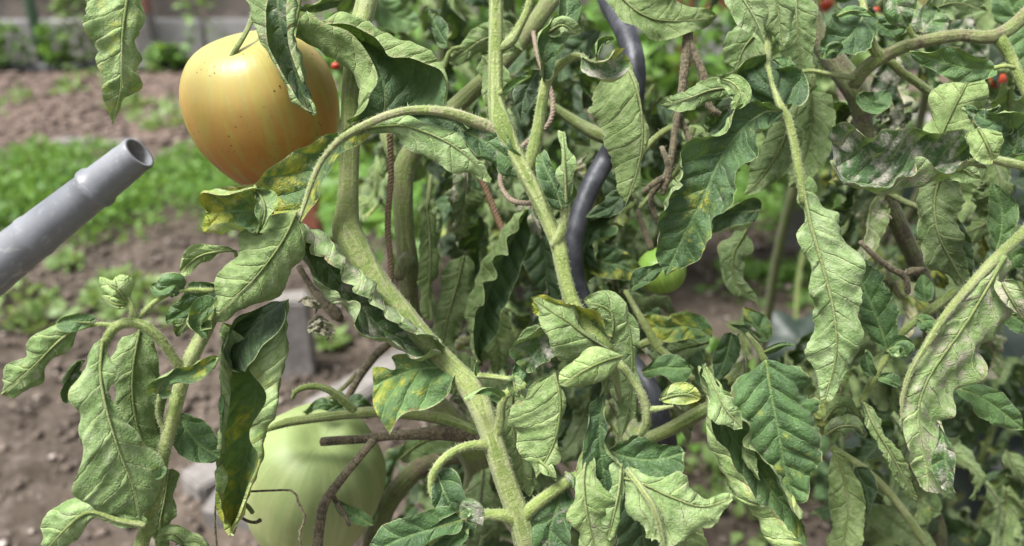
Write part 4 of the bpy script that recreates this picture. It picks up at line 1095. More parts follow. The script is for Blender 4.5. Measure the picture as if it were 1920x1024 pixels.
leaf(P1, [(1010, 862, -.6), (1024, 876, -.9), (1040, 900, -.8)], 13, .42, 'U', 0, (30, 0), (0, 0, .8), serr=0)
leaf(P1, [(1060, 885, -.8), (1072, 900, -1), (1075, 915, -1)], 8, .42, 'T', 0, (0, 0), (0, .5, .8), serr=0)
leaf(P1, [(640, 0, 4), (600, 8, 3.6), (560, 20, 3.4)], 16, .44, 'T', 20, (20, 20), (0, 0, .3))
# over the orange tomato
rail_leaf(P1, [(-.9, [(520, -40), (500, 0), (500, 50), (505, 90), (520, 120), (545, 165), (570, 200), (590, 214)]),
               (-.8, [(450, -40), (462, 0), (478, 50), (498, 95), (512, 122), (540, 172), (568, 204), (588, 216)]),
               (.5, [(480, -40), (496, 0), (504, 50), (516, 90), (530, 120), (552, 165), (574, 200), (589, 216)]),
               (.7, [(515, -40), (520, 0), (526, 50), (538, 90), (550, 120), (562, 160), (578, 195), (590, 216)]),
               (.4, [(545, -40), (548, 10), (548, 50), (556, 90), (566, 120), (574, 160), (582, 190), (591, 216)]),
               (-.8, [(552, -40), (554, 5), (552, 40), (552, 80), (562, 110), (574, 150), (586, 185), (592, 214)]),
               (-.9, [(540, -40), (536, 10), (538, 40), (540, 80), (548, 110), (564, 150), (580, 188), (591, 214)])],
          .425, 3, 'T', (.2, .35, .52), label='dark leaf with pale rolled rims hanging over the orange tomato', pucker=.07, nu=100, sub=6, seed=41)
tube_px('leaf_stalk', [(565, -40, 5, 2), (560, 10, 5, 2), (553, 50, 4, 2)], .44, P1, (.1, .2, .35), seg=8)
leaf(P1, [(250, -60, 0), (238, 0, -.4), (230, 60, -.6), (228, 120, -.6), (226, 170, -.4), (212, 232, 0)], ([70, 68, 56, 40, 22, 3], [30, 34, 32, 34, 26, 3]), .40, 'U', 0, (-20, -50), (.5, .1, .70), label='pale leaf underside with a yellow tip hanging at top left', serr=.07, lobes=5, pucker=.12)

# ---- left side branch
tube_px('leaf_stalk', [(560, 400, 8, 0), (500, 440, 8, 0), (470, 465, 8.5, 0), (440, 505, 9.5, 0), (415, 560, 12, 0), (385, 620, 15, -.2), (350, 690, 16, -.5), (330, 760, 15, -.6), (312, 830, 14, -.6), (298, 900, 13, -.6), (282, 965, 15, -.8), (260, 1040, 15, -.8), (240, 1120, 14, 0)], .415, P1, (.0, .35, .62), hair=170, seg=18)
tube_px('leaf_stalk', [(345, 700, 10, -.6), (318, 660, 10, -1.2), (290, 625, 11, -1.7), (255, 605, 11, -2), (225, 608, 11, -2.1), (203, 630, 10, -2.2), (190, 665, 8, -2.2), (184, 700, 7, -2.1)], .415, P1, (0, .2, .62), hair=180, seg=14)
tube_px('leaf_stalk', [(252, 604, 7, -2), (247, 575, 6, -2), (238, 555, 5, -2)], .415, P1, (0, 0, .66), hair=140, seg=10)
tube_px('leaf_stalk', [(250, 606, 6, -1.8), (280, 575, 6, -1.5), (300, 560, 5, -1.2), (340, 545, 5, -1), (400, 545, 6, -.5)], .415, P1, (0, 0, .66), hair=100, seg=10)
tube_px('leaf_stalk', [(222, 612, 6, -2.1), (180, 608, 5, -2.2), (140, 618, 5, -2.2)], .415, P1, (0, 0, .66), hair=100, seg=10)
tube_px('leaf_stalk', [(470, 465, 6), (462, 445, 6), (455, 430, 4)], .415, P1, (.2, 0, .6), hair=80, seg=10)
tube_px('leaf_stalk', [(318, 815, 7, -.6), (300, 790, 6, -.9), (296, 760, 5, -1.2), (300, 740, 4, -1.3)], .415, P1, (0, 0, .55), hair=100, seg=10)
leaf(P1, [(150, 612, -2.2), (110, 640, -2.5), (60, 690, -2.4), (0, 742, -2)], ([20, 38, 36, 12], [10, 26, 26, 14]), .415, 'U', 0, (-30, -40), (.3, .3, .72), label='pale narrow leaf underside reaching to the left edge', serr=.02)
leaf(P1, [(170, 606, -2.3), (140, 604, -2.6), (105, 606, -2.5)], 14, .413, 'T', 0, (30, 50), (.5, .2, .6), serr=0)
leaf(P1, [(192, 640, -2.4), (188, 700, -2.8), (200, 770, -3), (225, 850, -2.8), (248, 910, -2.4), (262, 975, -2)], ([34, 42, 52, 68, 90, 30], [14, 12, 20, 40, 60, 20]), .415, 'U', 0, (-30, -30), (.05, .12, .62), label='large pale leaf underside hanging in the lower left', serr=.02, pucker=.11, lobes=4)
leaf(P1, [(262, 618, -.6), (250, 690, -.8), (250, 760, -.8), (270, 850, -.5), (290, 900, 0)], ([20, 44, 44, 34, 8], [20, 40, 42, 34, 8]), .425, 'U', 0, (-40, -20), (.05, 0, .56), label='leaf underside tucked behind the large lower left leaf', serr=.02, pucker=.12)
leaf(P1, [(270, 640, .2), (285, 720, .4), (290, 800, .6), (300, 860, .6)], ([14, 24, 24, 6], [14, 24, 24, 6]), .43, 'U', 0, (-40, -50), (.05, 0, .40))
leaf(P1, [(158, 676, -1.2), (135, 690, -1.4), (128, 725, -1.4), (150, 765, -1.2)], ([10, 16, 16, 6], [10, 24, 22, 8]), .42, 'T', 0, (60, 40), (.0, .3, .40), label='small dark crumpled leaf left of the large lower left leaf', serr=.08)
leaf(P1, [(185, 800, -1), (160, 820, -1), (155, 835, -1)], 14, .42, 'T', 0, (40, 40), (.0, .3, .35))
leaf(P1, [(240, 568, -2), (222, 545, -2.5), (205, 535, -2.5), (192, 520, -2.2)], ([10, 22, 18, 6], [10, 24, 22, 8]), .415, 'U', 0, (-50, -30), (.1, 0, .78), label='small pale curled leaf on top of the left side shoot', serr=.02)
leaf(P1, [(236, 572, -2.1), (215, 570, -2.6), (190, 552, -2.3)], 10, .412, 'U', 0, (10, 10), (.4, 0, .8), serr=0)
leaf(P1, [(340, 545, -1), (325, 535, -1.4), (300, 545, -1.4), (284, 535, -1)], ([14, 22, 14, 3], [12, 22, 16, 3]), .415, 'T', 0, (10, 30), (.0, .1, .72), serr=.05)
leaf(P1, [(438, 470, -.2), (405, 472, -.6), (370, 482, -.8), (338, 510, -.6)], ([4, 16, 18, 6], [4, 14, 15, 6]), .42, 'U', 10, (-20, -20), (.1, 0, .66), label='narrow pale leaf pointing left above the bare soil', serr=.02)
tube_px('leaf_stalk', [(440, 470, 4, -.2), (445, 490, 4), (442, 505, 4)], .42, P1, (0, 0, .6), seg=8)
leaf(P1, [(445, 525, .2), (400, 545, 0), (350, 580, 0), (312, 605, 0)], ([12, 26, 24, 8], [8, 20, 20, 8]), .42, 'T', 0, (30, 30), (.1, 0, .50))
leaf(P1, [(400, 560, .2), (360, 590, 0), (330, 630, .2)], ([16, 26, 8], [14, 20, 8]), .425, 'U', 0, (20, 20), (.1, 0, .56))
leaf(P1, [(402, 572, -.8), (380, 588, -1.1), (368, 610, -1.1), (388, 628, -1)], ([12, 18, 20, 10], [12, 22, 24, 10]), .415, 'T', 0, (50, 50), (.4, .1, .62), label='small cupped leaf left of the broad pale underside', serr=0)
leaf(P1, [(294, 738, -1.4), (310, 712, -1.8), (350, 702, -2), (380, 690, -1.9), (413, 672, -1.6)], ([20, 24, 34, 24, 8], [12, 16, 16, 14, 5]), .41, 'T', 0, (60, 60), (.5, .15, .60), label='curled boat shaped leaf on the left side shoot', serr=.02)
leaf(P1, [(335, 775, -.4), (345, 800, -.5), (375, 835, -.4), (412, 858, 0)], ([14, 30, 34, 14], [14, 34, 34, 14]), .425, 'T', 20, (10, 10), (.1, .0, .82), label='plain green leaf behind the left side shoot', serr=.02)
leaf(P1, [(300, 870, -.9), (295, 885, -1.2), (278, 888, -1)], 12, .41, 'T', 0, (0, 20), (0, .1, .9), serr=0)
leaf(P1, [(318, 880, .2), (310, 930, .2), (300, 980, .3), (296, 1040, .5)], ([20, 26, 26, 12], [18, 24, 24, 12]), .43, 'U', 0, (-40, -30), (.1, 0, .52))
leaf(P1, [(272, 985, -1.4), (220, 975, -1.8), (170, 960, -2), (130, 985, -2), (80, 1040, -1.6)], ([10, 18, 40, 44, 16], [8, 16, 18, 30, 16]), .41, 'U', 0, (-35, -35), (.2, .05, .82), label='bright leaf curling up from the bottom left corner', serr=.02, midr=.0022)
leaf(P1, [(190, 960, -.8), (230, 950, -.8), (280, 960, -.6)], ([20, 28, 20], [16, 24, 16]), .42, 'T', 0, (10, 10), (.1, .1, .4))
leaf(P1, [(355, 1040, .2), (340, 1010, 0), (315, 1000, 0), (290, 1010, 0)], 18, .42, 'U', 0, (20, 20), (.1, 0, .7))
leaf(P1, [(400, 1040, .2), (370, 1015, 0), (330, 1020, 0)], 14, .42, 'U', 0, (20, 20), (.1, 0, .8))
tube_px('dry_tendril', [(462, 922, 2.4, -.4), (510, 920, 2.4, -.6), (550, 921, 2.6, -.6), (560, 945, 3, -.6), (572, 970, 3, -.6), (562, 1000, 2.4, -.6), (566, 1035, 2.4, -.5)], .45, P1, (1.2, 0, .55), seg=7, hair=20)
tube_px('dry_tendril', [(405, 940, 2, 0), (403, 980, 2.2, 0), (408, 1040, 2.2, 0)], .43, P1, (1.2, 0, .55), seg=7, hair=20)
tube_px('dry_tendril', [(444, 962, 3, 0), (460, 975, 3.4, -.2), (478, 980, 4, -.3), (488, 975, 5, -.4)], .45, P1, (1.2, 0, .5), seg=7)
tube_px('dry_tendril', [(450, 940, 5, 0), (465, 950, 5, -.2), (474, 962, 4.6, -.3)], .45, P1, (.2, 0, .5), seg=8)
# dried flower remains
for (x, y, sx_) in [(583, 562, 1), (592, 598, -1), (606, 612, 1)]:
    tube_px('dried_flower', [(x - 24 * sx_, y + 5, 1.5), (x - 8 * sx_, y - 4, 4), (x + 4 * sx_, y + 3, 6, -.4), (x + 12 * sx_, y + 14, 3), (x + 8 * sx_, y + 26, 1.2)], .50, P3, (1.2, 0, .3), seg=7, rough=.3, step=.0015, hair=60)
    leaf(P3, [(x - 14 * sx_, y, -.3), (x, y + 8, -.6), (x + 16 * sx_, y + 18, -.2)], 9, .50, 'U', 0, (60, 100), (.6, 1, .35), 'sepal', midr=0, serr=.2)

# ================================================================ plant behind: olive stems and brown shoots
b3 = ground(860, 1024)
tube_px('stem', [(1190, -240, 16, 4), (1060, -40, 20, 2), (1020, 20, 19, 1), (975, 80, 18, .5), (925, 135, 18, 0), (875, 182, 19, 0), (820, 232, 20, 0), (778, 278, 22, 0), (758, 320, 24, 0), (756, 380, 22, 0), (760, 440, 21, .3), (766, 500, 22, .6), (768, 560, 20, 1), (775, 640, 20, 1.5), (800, 730, 22, 2), (860, 810, 30, 3), (900, 880, 34, 4), (880, 960, 26, 5), (860, 1060, 24, 7)],
        .535, P3, (.35, 0, .42), hair=40, seg=16, extra=[(float(at(850, 1200, .66)[0]), .72, .15, .012), (-.06, .78, -.05, .013)])
tube_px('stem', [(740, 300, 13, 1), (725, 262, 12, 1), (718, 215, 12, 1.5), (716, 160, 12, 2.5)], .535, P3, (.1, 0, .42), hair=20, seg=12)
tube_px('side_shoot', [(768, 500, 16), (762, 488, 18, -.5), (755, 500, 16, -.8), (745, 522, 12, -.8)], .53, P3, (.5, 0, .45), hair=30, seg=12)
tube_px('side_shoot', [(985, 170, 8), (1030, 196, 9), (1085, 232, 13), (1120, 252, 16), (1150, 262, 12), (1190, 262, 10)], .55, P3, (.15, 0, .36), hair=25, seg=12)
tube_px('side_shoot', [(602, 829, 9, -1.5), (615, 828, 10, -1.5), (680, 823, 10, -1.2), (760, 816, 11, -.8), (840, 812, 17, 0), (900, 820, 22, .8)], .50, P3, (.85, 0, .42), hair=45, seg=14, rough=.12)
tube_px('side_shoot', [(500, 806, 5, -1.4), (520, 798, 8, -1.4), (545, 791, 9.5, -1.2), (600, 783, 9.5, -1), (660, 776, 11, -.8), (700, 772, 12, -.8), (760, 776, 12, -.5), (830, 786, 13, 0), (890, 812, 14, .5)], .50, P3, (.25, .1, .50), hair=60, seg=12)
tube_px('side_shoot', [(548, 748, 4, -1.4), (556, 732, 6, -1.4), (585, 724, 7, -1.4), (615, 730, 8, -1.2), (645, 752, 9, -1), (668, 775, 10, -.8)], .50, P3, (.25, 0, .50), hair=60, seg=12)
tube_px('side_shoot', [(700, 826, 9, 0), (670, 862, 9, 0), (635, 905, 9.5, 0), (608, 945, 11, 0), (600, 985, 11, 0), (592, 1060, 12, 0)], .475, P3, (.85, 0, .42), hair=45, seg=12)
tube_px('side_shoot', [(735, 640, 8, 3), (705, 665, 10, 3), (678, 700, 9, 3), (655, 740, 8, 3), (640, 775, 8, 3)], .53, P3, (1.0, 0, .42), hair=20, seg=12)
tube_px('side_shoot', [(670, 700, 5, 3), (640, 730, 5, 3), (600, 755, 5, 3), (545, 770, 5, 3)], .53, P3, (.6, 0, .5), hair=20, seg=8)
tube_px('stem', [(905, 852, 34, 0), (850, 850, 24, 0), (790, 875, 22, 0), (740, 925, 22, 0), (710, 985, 22, 0), (690, 1060, 22, 0)], .60, P3, (.5, 0, .45), hair=15, seg=14)
tube_px('side_shoot', [(560, 500, 7, 0), (585, 540, 8, 0), (608, 565, 14, 0), (630, 590, 14, 0), (640, 600, 8, 0)], .52, P3, (.9, 0, .35), hair=20, seg=10)
tube_px('side_shoot', [(1170, 842, 13, .4), (1240, 812, 14, 0), (1280, 792, 15, 0), (1320, 770, 15, 0), (1360, 752, 15, .5)], .50, P3, (.05, 0, .45), hair=50, seg=14)
tube_px('side_shoot', [(620, 925, 6, 0), (640, 955, 6, 0), (655, 985, 5, 0)], .48, P3, (.8, 0, .4), hair=20, seg=8)
leaf(P3, [(700, 985), (660, 965), (640, 950), (620, 930)], 14, .49, 'T', 0, (10, 10), (.1, 0, .8))
leaf(P3, [(750, 860), (790, 830), (840, 815), (880, 800)], ([14, 26, 26, 8], [12, 20, 20, 8]), .54, 'U', 0, (10, 10), (0, 0, .42))
leaf(P3, [(690, 860, 2), (695, 920, 2), (700, 990, 2)], 22, .55, 'U', 0, (10, 10), (0, 0, .42))
leaf(P3, [(850, 740), (860, 700), (840, 670)], ([30, 40, 16], [30, 40, 16]), .52, 'U', 0, (10, 10), (0, 0, .30))
leaf(P3, [(980, 95, 1), (940, 70, 1), (905, 75, 1), (860, 105, 1), (842, 115, 1)], 30, .50, 'U', 0, (-20, -20), (0, 0, .45))
leaf(P3, [(905, 105, 1), (925, 140, 1), (930, 190, 1), (915, 225, 1)], ([20, 26, 22, 4], [20, 26, 22, 4]), .49, 'U', 0, (-20, -20), (0, 0, .38), label='dull leaf underside tucked behind the middle stem at top')
leaf(P3, [(845, 92, 1), (825, 62, 1), (805, 20, 1)], 18, .49, 'T', 0, (30, 30), (.5, 0, .62))
tube_px('leaf_stalk', [(832, 130, 5, 1), (838, 108, 5, 1), (848, 92, 5, 1), (870, 88, 4, 1)], .49, P3, (.1, 0, .4), seg=8)
leaf(P3, [(830, 330), (870, 320), (905, 345), (920, 375)], 24, .54, 'T', 0, (10, 10), (0, 0, .55))
leaf(P3, [(1010, 130, 0), (985, 175, 0), (975, 230, 0)], 24, .47, 'T', 0, (10, 10), (.0, 0, .22))
leaf(P3, [(1110, 300, 1), (1130, 345, 1), (1130, 400, 1), (1115, 410, 1)], 30, .55, 'T', 0, (10, 10), (.0, 0, .22))
leaf(P3, [(1180, 350, 0), (1150, 385, 0), (1120, 400, 0), (1100, 408, 0)], 20, .50, 'T', 0, (10, 10), (.0, 0, .28))
leaf(P3, [(1090, 470, 1), (1130, 490, 1), (1170, 500, 1), (1210, 520, 1)], 34, .53, 'T', 0, (10, 10), (.7, 0, .62), label='leaf with a long yellow patch right of the black stake')
leaf(P3, [(1180, 545, 0), (1210, 520, -.5), (1240, 495, -.4), (1262, 480, 0)], 14, .45, 'T', 0, (10, 30), (.0, .1, .40))
leaf(P3, [(1335, 632, 0), (1290, 612, 0), (1245, 615, 0), (1205, 590, 0)], 30, .53, 'T', 0, (10, 30), (.8, 0, .62), label='leaf with yellow patches in front of the dark soil')
leaf(P3, [(1330, 640, .5), (1290, 650, .5), (1245, 660, .5), (1215, 650, .5)], 24, .54, 'U', 0, (10, 30), (.0, 0, .35))
leaf(P3, [(700, -10, 6), (740, 30, 6), (790, 45, 6)], 36, .7, 'T', 0, (10, 10), (.3, 0, .95))

# ================================================================ right hand plant
tube_px('stem', [(1440, -240, 16, 2), (1490, -60, 20, 1), (1510, 0, 21, 1), (1530, 60, 22, 1), (1562, 110, 24, .5), (1598, 158, 26, 0), (1614, 200, 22, .3), (1624, 260, 19, 1), (1640, 330, 19, 1.5), (1680, 410, 19, 2.5), (1712, 480, 18, 4), (1735, 540, 17, 6), (1745, 640, 15, 9), (1740, 760, 14, 12), (1735, 900, 14, 15), (1730, 1060, 14, 18)],
        .52, P2, (.5, 0, .18), hair=60, seg=18, extra=[(.40, .85, .12, .008), (.40, .88, -.05, .009)])
tube_px('side_shoot', [(1598, 160, 16, 0), (1622, 130, 15, -.5), (1652, 108, 15, -1), (1700, 86, 14, -1.5), (1750, 74, 14, -2), (1800, 66, 13, -2.5), (1850, 70, 14, -3), (1885, 60, 15, -3), (1920, 30, 14, -3), (1960, -20, 14, -3), (2050, -160, 12, -3)], .49, P2, (.45, .1, .58), hair=120, seg=18)
tube_px('side_shoot', [(1870, 68, 15, -3), (1888, 95, 12, -3), (1905, 130, 11, -3), (1925, 175, 11, -3), (1960, 240, 11, -3)], .49, P2, (0, .1, .72), hair=120, seg=14)
tube_px('leaf_stalk', [(1655, 108, 13, -1), (1636, 88, 11, -1.3), (1626, 55, 9, -1.4), (1620, 20, 8, -1.2), (1618, -30, 7, -1), (1640, -140, 6, -1)], .49, P2, (0, .2, .66), hair=120, seg=14)
tube_px('leaf_stalk', [(1722, 82, 7, -1.5), (1710, 65, 6, -1.8), (1700, 40, 6, -1.8), (1688, 0, 5, -1.6)], .49, P2, (0, .1, .62), hair=90, seg=10)
tube_px('leaf_stalk', [(1662, 108, 9, -.6), (1690, 135, 9, -.5), (1720, 155, 9, -.3), (1750, 178, 10, 0), (1770, 195, 9, 0)], .50, P2, (.3, 0, .45), hair=60, seg=12)
tube_px('leaf_stalk', [(1600, 145, 7, -.6), (1560, 140, 5, -1), (1520, 133, 5, -1), (1490, 138, 5, -1)], .49, P2, (0, .1, .55), hair=60, seg=10)
tube_px('leaf_stalk', [(1440, 50, 9, 2.4), (1438, 105, 9, 1.6), (1441, 128, 5, 0), (1450, 165, 5, -.5), (1462, 196, 8, -.8), (1476, 222, 10, -.8), (1488, 265, 9, -.9), (1498, 320, 9, -1), (1507, 380, 8, -1)], .455, P2, (0, .15, .62), hair=150, seg=14)
leaf(P2, [(1505, 345, -1), (1520, 420, -1.3), (1543, 500, -1.5), (1562, 580, -1.5), (1568, 660, -1.3), (1548, 748, -.8)], ([10, 22, 26, 38, 44, 10], [22, 56, 64, 50, 38, 8]), .455, 'U', 0, (-25, -30), (.15, .08, .62), label='very long limp leaf underside hanging from a bent stalk at right middle', serr=.045, lobes=8, pucker=.13, midr=.0016)
leaf(P2, [(1468, 208, -.8), (1430, 212, -1), (1388, 245, -1.2), (1350, 300, -1.3), (1318, 370, -1.3), (1285, 435, -1.1), (1246, 520, -.6)], ([12, 34, 52, 76, 78, 52, 5], [24, 38, 44, 52, 58, 42, 5]), .45, 'T', 0, ([25, 120, 100, 40, 20], [10, 80, 80, 30, 10]), (.38, .12, .56), label='large dark drooping leaf with a yellow tip above the small green tomato', serr=.05, pucker=.12, midr=.0016)
rail_leaf(P2, [(-.4, [(1462, 214), (1420, 204), (1372, 190), (1352, 160), (1368, 130), (1392, 119), (1437, 117)]),
               (.6, [(1465, 210), (1430, 190), (1392, 172), (1385, 150), (1400, 132), (1415, 126), (1438, 119)]),
               (-.2, [(1468, 206), (1458, 188), (1450, 168), (1445, 150), (1442, 138), (1440, 128), (1439, 118)]),
               (.7, [(1472, 208), (1482, 196), (1485, 172), (1475, 152), (1462, 138), (1452, 128), (1440, 118)]),
               (.1, [(1476, 212), (1500, 205), (1514, 178), (1505, 150), (1480, 132), (1462, 126), (1441, 117)])],
          .46, 2, 'T', (.0, .05, .45), label='dark upper leaf half above the bent stalk', pucker=.12, nu=60, sub=10, seed=81)
leaf(P2, [(1350, 146, -.9), (1374, 156, -1.4), (1388, 178, -1.5), (1372, 206, -1.2)], ([12, 18, 20, 8], [8, 16, 18, 8]), .445, 'U', 0, (-30, 10), (.0, 0, .75), serr=0, midr=.0005, label='small round pale lobe curled over the bent stalk leaf')
leaf(P2, [(1365, 165, -.8), (1330, 170, -1), (1290, 185, -1), (1238, 198, -.8)], ([14, 24, 20, 4], [14, 22, 18, 4]), .45, 'U', -10, (-20, -20), (.25, .2, .46), label='narrow veined leaf pointing left over the brown twigs', serr=.08)
leaf(P2, [(1140, -30, .5), (1200, 25, 0), (1260, 40, 0), (1345, 30, .5)], ([24, 34, 30, 4], [40, 56, 44, 5]), .48, 'U', 20, (10, 0), (.1, .1, .34), label='broad dark underside at the top right of the black stake', serr=.02, pucker=.10)
leaf(P2, [(1370, -40, 0), (1395, 0, -.4), (1418, 40, -.5), (1434, 82, -.3)], ([30, 34, 26, 4], [26, 32, 26, 4]), .45, 'U', 0, (-20, -20), (.2, .05, .58), label='leaf underside hanging from the top edge above the bent stalk', serr=.02)
leaf(P2, [(1450, -40, 0), (1456, 0, 0), (1462, 45, 0), (1466, 88, 0)], ([30, 36, 30, 5], [26, 32, 26, 4]), .465, 'U', 0, (-20, -20), (.0, .05, .34))
leaf(P2, [(1490, -30, .6), (1495, 50, .6), (1500, 120, .8), (1495, 180, 1)], ([30, 36, 32, 14], [26, 32, 26, 10]), .48, 'U', 0, (-20, -20), (.0, .05, .42))
leaf(P2, [(1420, 60, 1.6), (1395, 90, 1.6), (1380, 130, 1.8)], ([30, 40, 20], [30, 40, 20]), .48, 'U', 0, (0, 0), (.0, .05, .46))
leaf(P2, [(1520, 170, 2), (1520, 240, 2.2), (1500, 320, 2.4), (1480, 350, 2.6)], ([34, 44, 40, 10], [34, 44, 40, 10]), .50, 'U', 0, (0, 0), (.3, .1, .52))
leaf(P2, [(1480, 230, 1), (1462, 280, 1), (1430, 330, 1), (1395, 365, 1)], ([30, 36, 30, 6], [30, 34, 26, 5]), .48, 'U', 0, (-20, -10), (.0, .05, .30), label='dull leaf underside below the arch of the bent stalk')
leaf(P2, [(1424, 395, 0), (1370, 400, 0), (1320, 425, .2), (1290, 440, .2)], ([20, 24, 22, 8], [18, 24, 20, 6]), .51, 'T', 0, (80, 0), (.0, .0, .30), label='dark folded leaf with a pale top edge over the weeds')
leaf(P2, [(1400, 430, .6), (1375, 480, .6), (1380, 530, .6), (1420, 570, .6)], ([20, 26, 20, 4], [20, 26, 20, 5]), .53, 'U', 0, (-30, -30), (.0, .1, .32), label='curled leaf hanging in front of the bare soil')
leaf(P2, [(1440, 640, 0), (1410, 600, 0), (1395, 575, .3)], 24, .53, 'T', 0, (10, 10), (.6, .1, .6))
tube_px('leaf_stalk', [(1400, 625, 5), (1420, 650, 7), (1436, 680, 8)], .48, P2, (0, .1, .45), hair=30, seg=10)
leaf(P2, [(1432, 660, -.2), (1465, 648, -.4), (1492, 648, -.3)], 6, .48, 'T', 0, (10, 10), (.0, 0, .45), serr=0)
leaf(P2, [(1372, 622, .2), (1362, 665, .2), (1345, 715, .4)], 24, .50, 'T', 10, (10, 10), (.0, .0, .50))
leaf(P2, [(1425, 640, 0), (1395, 615, -.3), (1365, 605, 0)], 10, .49, 'T', 10, (10, 10), (.5, .6, .50))
leaf(P2, [(1436, 676, -.6), (1446, 740, -.8), (1458, 800, -.9), (1470, 870, -.7), (1490, 948, -.3)], ([40, 78, 84, 66, 6], [44, 80, 76, 58, 6]), .46, 'T', 0, ([-15, 10, -30, -15], [-10, -40, -20, -10]), (.36, .14, .74), label='broad flat green leaf with yellow spots at lower right middle', serr=.07, pucker=.14, midr=.0016)
rail_leaf(P2, [(-1.2, [(1325, 680), (1345, 730), (1372, 770), (1395, 795), (1400, 830), (1440, 880), (1470, 930), (1500, 975)]),
               (.0, [(1322, 682), (1360, 740), (1395, 800), (1420, 840), (1460, 890), (1495, 945), (1502, 975)]),
               (.8, [(1320, 684), (1345, 760), (1380, 830), (1420, 880), (1455, 930), (1490, 965), (1515, 1010)]),
               (.2, [(1318, 685), (1328, 760), (1350, 850), (1385, 910), (1425, 965), (1460, 1010), (1510, 1040)]),
               (-.8, [(1316, 685), (1318, 750), (1335, 840), (1370, 915), (1410, 970), (1450, 1020), (1500, 1060)]),
               (-1.3, [(1317, 688), (1330, 750), (1352, 830), (1395, 895), (1440, 950), (1490, 1000), (1530, 1050)])],
          .435, 2, 'T', (.45, .2, .78), label='long curling leaf with a pale twisted back at the bottom right middle', pucker=.10, nu=120, sub=8, serr=.15, lobes=6, seed=51)
leaf(P2, [(1325, 690, -.6), (1342, 730, -1.2), (1362, 770, -1.4), (1392, 800, -1.2)], ([14, 18, 24, 8], [8, 12, 22, 12]), .43, 'U', 0, (-20, -20), (.1, 0, .72), serr=.12, lobes=3)
leaf(P2, [(1395, 835, -.6), (1405, 868, -1), (1425, 900, -1)], 15, .44, 'U', 0, (-20, -20), (.3, 0, .76), serr=.1, lobes=3)
# dusty curled leaf
rail_leaf(P2, [(-.9, [(1560, 236), (1585, 232), (1600, 252), (1640, 252), (1680, 246), (1740, 240), (1800, 250), (1840, 262)]),
               (-.2, [(1558, 245), (1575, 260), (1610, 262), (1650, 270), (1700, 262), (1760, 262), (1810, 272), (1842, 280)]),
               (.4, [(1560, 270), (1590, 290), (1630, 300), (1680, 310), (1740, 306), (1790, 300), (1842, 295)]),
               (.2, [(1562, 300), (1580, 335), (1620, 345), (1665, 350), (1710, 330), (1770, 312), (1844, 300)]),
               (-.6, [(1568, 320), (1585, 342), (1625, 354), (1670, 360), (1740, 348), (1800, 322), (1846, 306)]),
               (-1.3, [(1600, 345), (1620, 352), (1660, 358), (1700, 330), (1726, 296), (1760, 312), (1800, 312), (1845, 302)])],
          .43, 3, 'T', (.05, .62, .52), label='dusty grey curled leaf with scarred tip at upper right', pucker=.12, nu=110, sub=8, seed=61, midr=.0016)
tube_px('leaf_stalk', [(1960, 318, 11, 0), (1920, 312, 10, 0), (1880, 303, 10, -.2), (1845, 297, 8, -.3), (1800, 312, 5, -.5)], .432, P2, (0, .1, .62), hair=150, seg=12)
leaf(P2, [(1760, 262, .2), (1790, 200, 0), (1812, 160, 0), (1830, 130, .2)], ([34, 50, 46, 14], [22, 40, 36, 10]), .445, 'U', 0, (-20, -30), (.1, .05, .62), label='pale leaf underside rising behind the dusty curled leaf', serr=.03, pucker=.11)
leaf(P2, [(1868, 130, -.6), (1820, 130, -1), (1760, 115, -1), (1706, 98, -.8)], ([10, 26, 28, 5], [10, 24, 22, 4]), .44, 'T', 0, (20, 10), (.1, .22, .95), label='silvery green oval leaf under the thick branch at upper right', serr=.02)
tube_px('leaf_stalk', [(1902, 128, 5, -.5), (1885, 124, 5, -.6), (1862, 128, 5, -.6)], .44, P2, (0, 0, .66), seg=8)
leaf(P2, [(1835, 240, -.8), (1850, 270, -1.2), (1862, 300, -1)], ([24, 30, 14], [20, 26, 12]), .425, 'U', 0, (-10, -10), (.3, 0, .58), serr=.05)
leaf(P2, [(1900, 250, -.4), (1880, 230, -.8), (1850, 225, -.8), (1830, 215, -.4)], ([20, 30, 22, 5], [20, 30, 22, 5]), .435, 'T', 0, (40, 40), (.2, .2, .55), label='crumpled little leaves at the right end of the dusty leaf', serr=.08)
leaf(P2, [(1900, 290, -.2), (1910, 250, -.5), (1900, 225, -.5)], ([20, 30, 12], [20, 26, 12]), .435, 'T', 0, (40, 40), (.4, .2, .55), serr=.08)
leaf(P2, [(1875, 200, 0), (1840, 215, -.3), (1800, 205, 0)], 14, .435, 'T', 0, (40, 40), (.0, .4, .45), serr=.08)
leaf(P2, [(1780, 305, .3), (1810, 320, .3), (1835, 335, .4)], 26, .44, 'U', 0, (0, 0), (.0, .0, .70))
leaf(P2, [(1765, 320, 1), (1752, 380, 1), (1760, 440, 1), (1790, 500, 1.2), (1815, 545, 1.4)], ([30, 32, 36, 32, 5], [34, 48, 36, 26, 5]), .46, 'U', 0, (-20, -20), (.1, .15, .20), label='dark brownish leaf underside hanging below the dusty leaf', serr=.10, lobes=4, pucker=.13)
leaf(P2, [(1765, 400, 2.2), (1785, 450, 2.2), (1815, 545, 2.2)], ([20, 36, 6], [20, 30, 6]), .465, 'T', 0, (0, 0), (.0, .1, .42))
leaf(P2, [(1570, 30, -.2), (1600, 20, -.4), (1640, 30, -.4)], 10, .47, 'T', 0, (0, 0), (0, 0, .9))
leaf(P2, [(1620, 25, 0), (1600, 60, -.3), (1570, 85, -.3), (1540, 100, 0)], ([34, 50, 46, 14], [24, 36, 30, 8]), .475, 'T', 0, (10, 30), (.0, 0, .52), label='dark toothed leaf beside the hairy stalk bend at top right', serr=.12, lobes=5)
